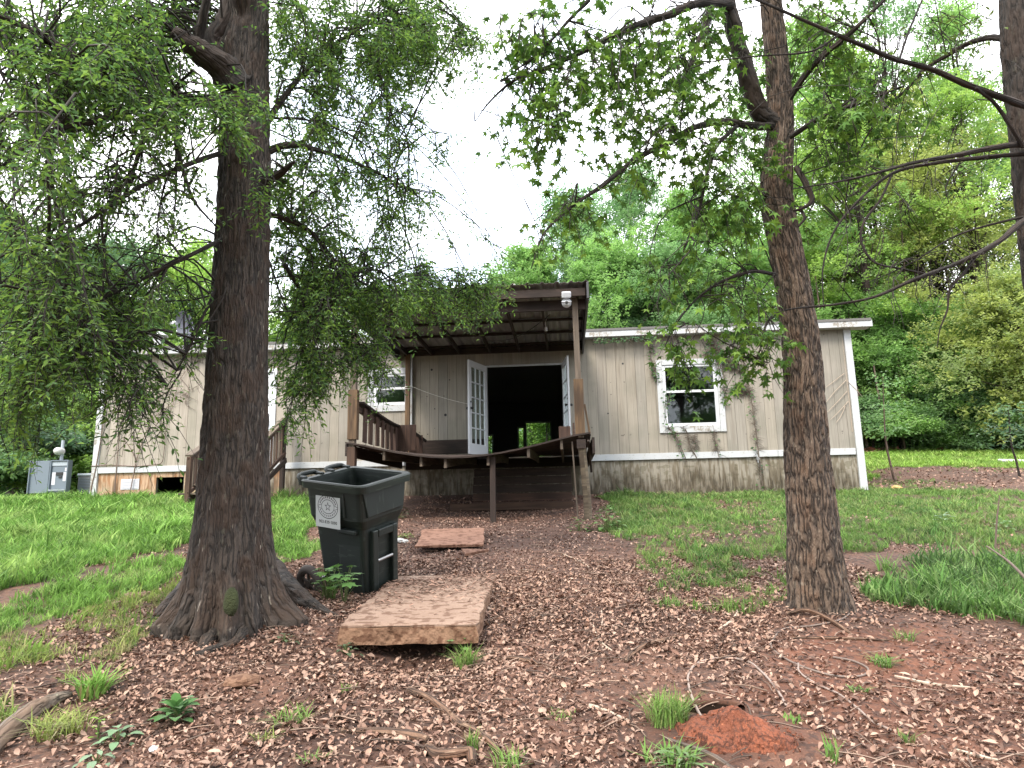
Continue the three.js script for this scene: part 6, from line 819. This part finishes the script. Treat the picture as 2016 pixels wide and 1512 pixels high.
clump(120, 1440, 0.14, 0.13, 170, 3, 'dry yellowish grass clump in front of the grey log', 8, 1.3);
clump(915, 1312, 0.17, 0.07, 80, 1, 'grass tuft at the near right corner of the slab', 9, 0.9);
clump(932, 1475, 0.11, 0.025, 26, 1, 'upright little tuft beside the winding root', 10, 0.5);
clump(1000, 1508, 0.1, 0.06, 45, 1, 'pale tuft at the bottom edge centre', 11, 1.1);
clump(575, 1420, 0.1, 0.09, 60, 1, 'thin straggly grass clump at the lower centre-left', 12, 1.3);
clump(525, 1455, 0.08, 0.05, 32, 3, 'low yellowish tuft left of the straight root', 13, 1.2);
clump(620, 1495, 0.06, 0.05, 28, 1, 'low tuft at the bottom edge left of centre', 14, 1.2);
clump(1320, 1500, 0.1, 0.12, 80, 2, 'grey-green weeds left of the red dirt mound', 15, 1.2, 0.01);
clump(1640, 1500, 0.13, 0.025, 12, 2, 'single pale grass sprout right of the red mound', 16, 0.5, 0.012);
clump(1690, 1360, 0.06, 0.05, 22, 2, 'flat grass sprout where the cables cross', 17, 1.6, 0.01);
clump(646, 1178, 0.2, 0.06, 46, 2, 'long grass at the foot of the trash cart', 18, 0.7);
clump(80, 1300, 0.09, 0.1, 80, 3, 'yellow-green grass clump at the left edge of the leaves', 19, 1.1);
clump(225, 1110, 0.16, 0.12, 120, 0, 'tall bright grass clump beside the flat rock', 20, 0.9);
clump(335, 978, 0.4, 0.22, 110, 2, 'tall pale grass in front of the crawl-space opening', 21, 0.8, 0.014);
clump(562, 985, 0.34, 0.16, 90, 2, 'tall grass tuft at the foot of the side steps', 22, 0.9, 0.014);
clump(1780, 1260, 0.1, 0.06, 36, 2, 'grass tuft below the dense dark grass', 23, 1);
clump(1100, 1410, 0.05, 0.08, 30, 1, 'faint low tuft right of the winding root', 24, 1.2);
clump(680, 1362, 0.06, 0.05, 28, 1, 'tiny tuft among dead leaves below the slab', 25, 1.1);
clump(1560, 1420, 0.05, 0.04, 14, 2, 'sparse sprout behind the red mound', 26, 0.8, 0.01);
function leafy(name, px, py, label, { n = 12, len = 0.12, wid = 0.06, tilt = 0.9, h = 0.05, color, seed = 1, star = false, stems = 1, spread = 0.03, prof = [0.1, 0.8, 1, 0.75, 0], category = 'plant' }) {
  const p = gp(px, py), t = thing(name, p, label, category), r = rng(seed), lf = star ? starLeafGeo(len, [0, 0.9, -0.9, 1.9, -1.9], [1, 0.95, 0.95, 0.75, 0.75], 0.6, 0.15) : leafGeo(len, wid, { fold: 0.25, curl: 0.45, prof });
  for (let i = 0; i < n; i++) { const a = i * 2.4 + r() * 0.5, k = i / n, y = h * (star ? 0.45 + 0.55 * r() : k), q = star ? spread * (0.4 + r()) : spread * (1 - k), s = 0.65 + r() * 0.5, base = V(Math.cos(a) * q, y, Math.sin(a) * q), lm = leafMat(color.clone().multiplyScalar(0.8 + r() * 0.45), 0.35); const o = part('leaf', lf, lm, t); o.position.copy(base); o.quaternion.setFromEuler(_e.set(0, -a, star ? 0.1 - r() * 0.4 : tilt * (0.5 + 0.6 * k) - r() * 0.3, 'YZX')); o.scale.setScalar(s); part('stalk', tube([V(base.x * 0.1, 0, base.z * 0.1), V(base.x * 0.5, y * 0.6, base.z * 0.5), base], [0.0028, 0.0018], { sides: 4, seg: 5 }), leafMat(lin(0.12, 0.16, 0.05), 0.2), t); }
  return t;
}
leafy('broadleaf_weed', 345, 1418, 'dark green broad-leaved weed among dead leaves at the lower left', { n: 22, len: 0.115, wid: 0.06, h: 0.07, tilt: 0.95, color: lin(0.06, 0.15, 0.035), seed: 2 });
leafy('broadleaf_weed', 232, 1462, 'pale blue-green seedling cluster at the lower left', { n: 13, len: 0.075, wid: 0.045, h: 0.07, tilt: 0.4, color: lin(0.16, 0.26, 0.14), seed: 3, spread: 0.06 });
leafy('broadleaf_weed', 190, 1500, 'pale seedling at the bottom edge left of the blue-green cluster', { n: 9, len: 0.07, wid: 0.035, h: 0.05, tilt: 0.3, color: lin(0.2, 0.29, 0.18), seed: 4, spread: 0.06 });
leafy('broadleaf_weed', 192, 1455, 'small bright lime seedling beside the blue-green cluster', { n: 10, len: 0.045, wid: 0.022, h: 0.1, tilt: 0.7, color: lin(0.15, 0.28, 0.03), seed: 5, spread: 0.012 });
leafy('maple_seedling', 678, 1186, 'young green seedling with lobed leaves in front of the trash cart', { n: 18, len: 0.075, h: 0.3, color: lin(0.1, 0.22, 0.05), seed: 6, star: true, spread: 0.09 });
leafy('maple_seedling', 644, 1182, 'bushy green seedling left of the lobed seedling by the cart wheel', { n: 20, len: 0.06, h: 0.26, color: lin(0.09, 0.19, 0.03), seed: 7, star: true, spread: 0.08 });
leafy('maple_seedling', 905, 1290, 'light green weed drooping over the near slab edge', { n: 10, len: 0.045, h: 0.13, color: lin(0.12, 0.24, 0.06), seed: 8, star: true, spread: 0.08 });
leafy('broadleaf_weed', 680, 1288, 'dusty grey-green weed at the left slab corner', { n: 12, len: 0.05, wid: 0.03, h: 0.07, tilt: 0.4, color: lin(0.07, 0.11, 0.05), seed: 9, spread: 0.08 });
leafy('broadleaf_weed', 560, 1262, 'small dusty weed in the leaves right of the oak roots', { n: 10, len: 0.045, wid: 0.028, h: 0.05, tilt: 0.4, color: lin(0.08, 0.12, 0.055), seed: 10, spread: 0.07 });
leafy('broadleaf_weed', 1196, 1045, 'green leafy weed bush at the right porch leg', { n: 40, len: 0.13, wid: 0.07, h: 0.32, tilt: 0.5, color: lin(0.075, 0.15, 0.03), seed: 11, spread: 0.22 });
leafy('broadleaf_weed', 1140, 1045, 'small green weed left of the right porch leg', { n: 18, len: 0.1, wid: 0.05, h: 0.16, tilt: 0.6, color: lin(0.09, 0.16, 0.035), seed: 12, spread: 0.12 });
leafy('broadleaf_weed', 785, 1020, 'dusty weed growing behind the trash cart', { n: 26, len: 0.1, wid: 0.05, h: 0.22, tilt: 0.5, color: lin(0.07, 0.1, 0.035), seed: 13, spread: 0.16 });
leafy('broadleaf_weed', 800, 1058, 'mossy green weed beside the propped plate', { n: 22, len: 0.07, wid: 0.04, h: 0.05, tilt: 0.3, color: lin(0.13, 0.18, 0.04), seed: 14, spread: 0.14 });
leafy('broadleaf_weed', 197, 982, 'bright green weed at the left skirting', { n: 24, len: 0.14, wid: 0.08, h: 0.3, tilt: 0.5, color: lin(0.13, 0.23, 0.03), seed: 15, spread: 0.14 });
leafy('broadleaf_weed', 1860, 1030, 'pale broad weed in the right lawn', { n: 14, len: 0.13, wid: 0.06, h: 0.12, tilt: 0.7, color: lin(0.16, 0.24, 0.14), seed: 16, spread: 0.06 });
leafy('broadleaf_weed', 1975, 1045, 'light-leaved weed in the lawn at the right edge', { n: 14, len: 0.12, wid: 0.06, h: 0.12, tilt: 0.6, color: lin(0.15, 0.25, 0.1), seed: 17, spread: 0.08 });
leafy('broadleaf_weed', 1345, 1508, 'blade-leaved weed at the bottom edge below the mound', { n: 12, len: 0.12, wid: 0.022, h: 0.05, tilt: 0.8, color: lin(0.12, 0.2, 0.07), seed: 18, spread: 0.04 });

scene.traverse((o) => { if (o.isMesh) shade(o); });
renderer.render(scene, camera);
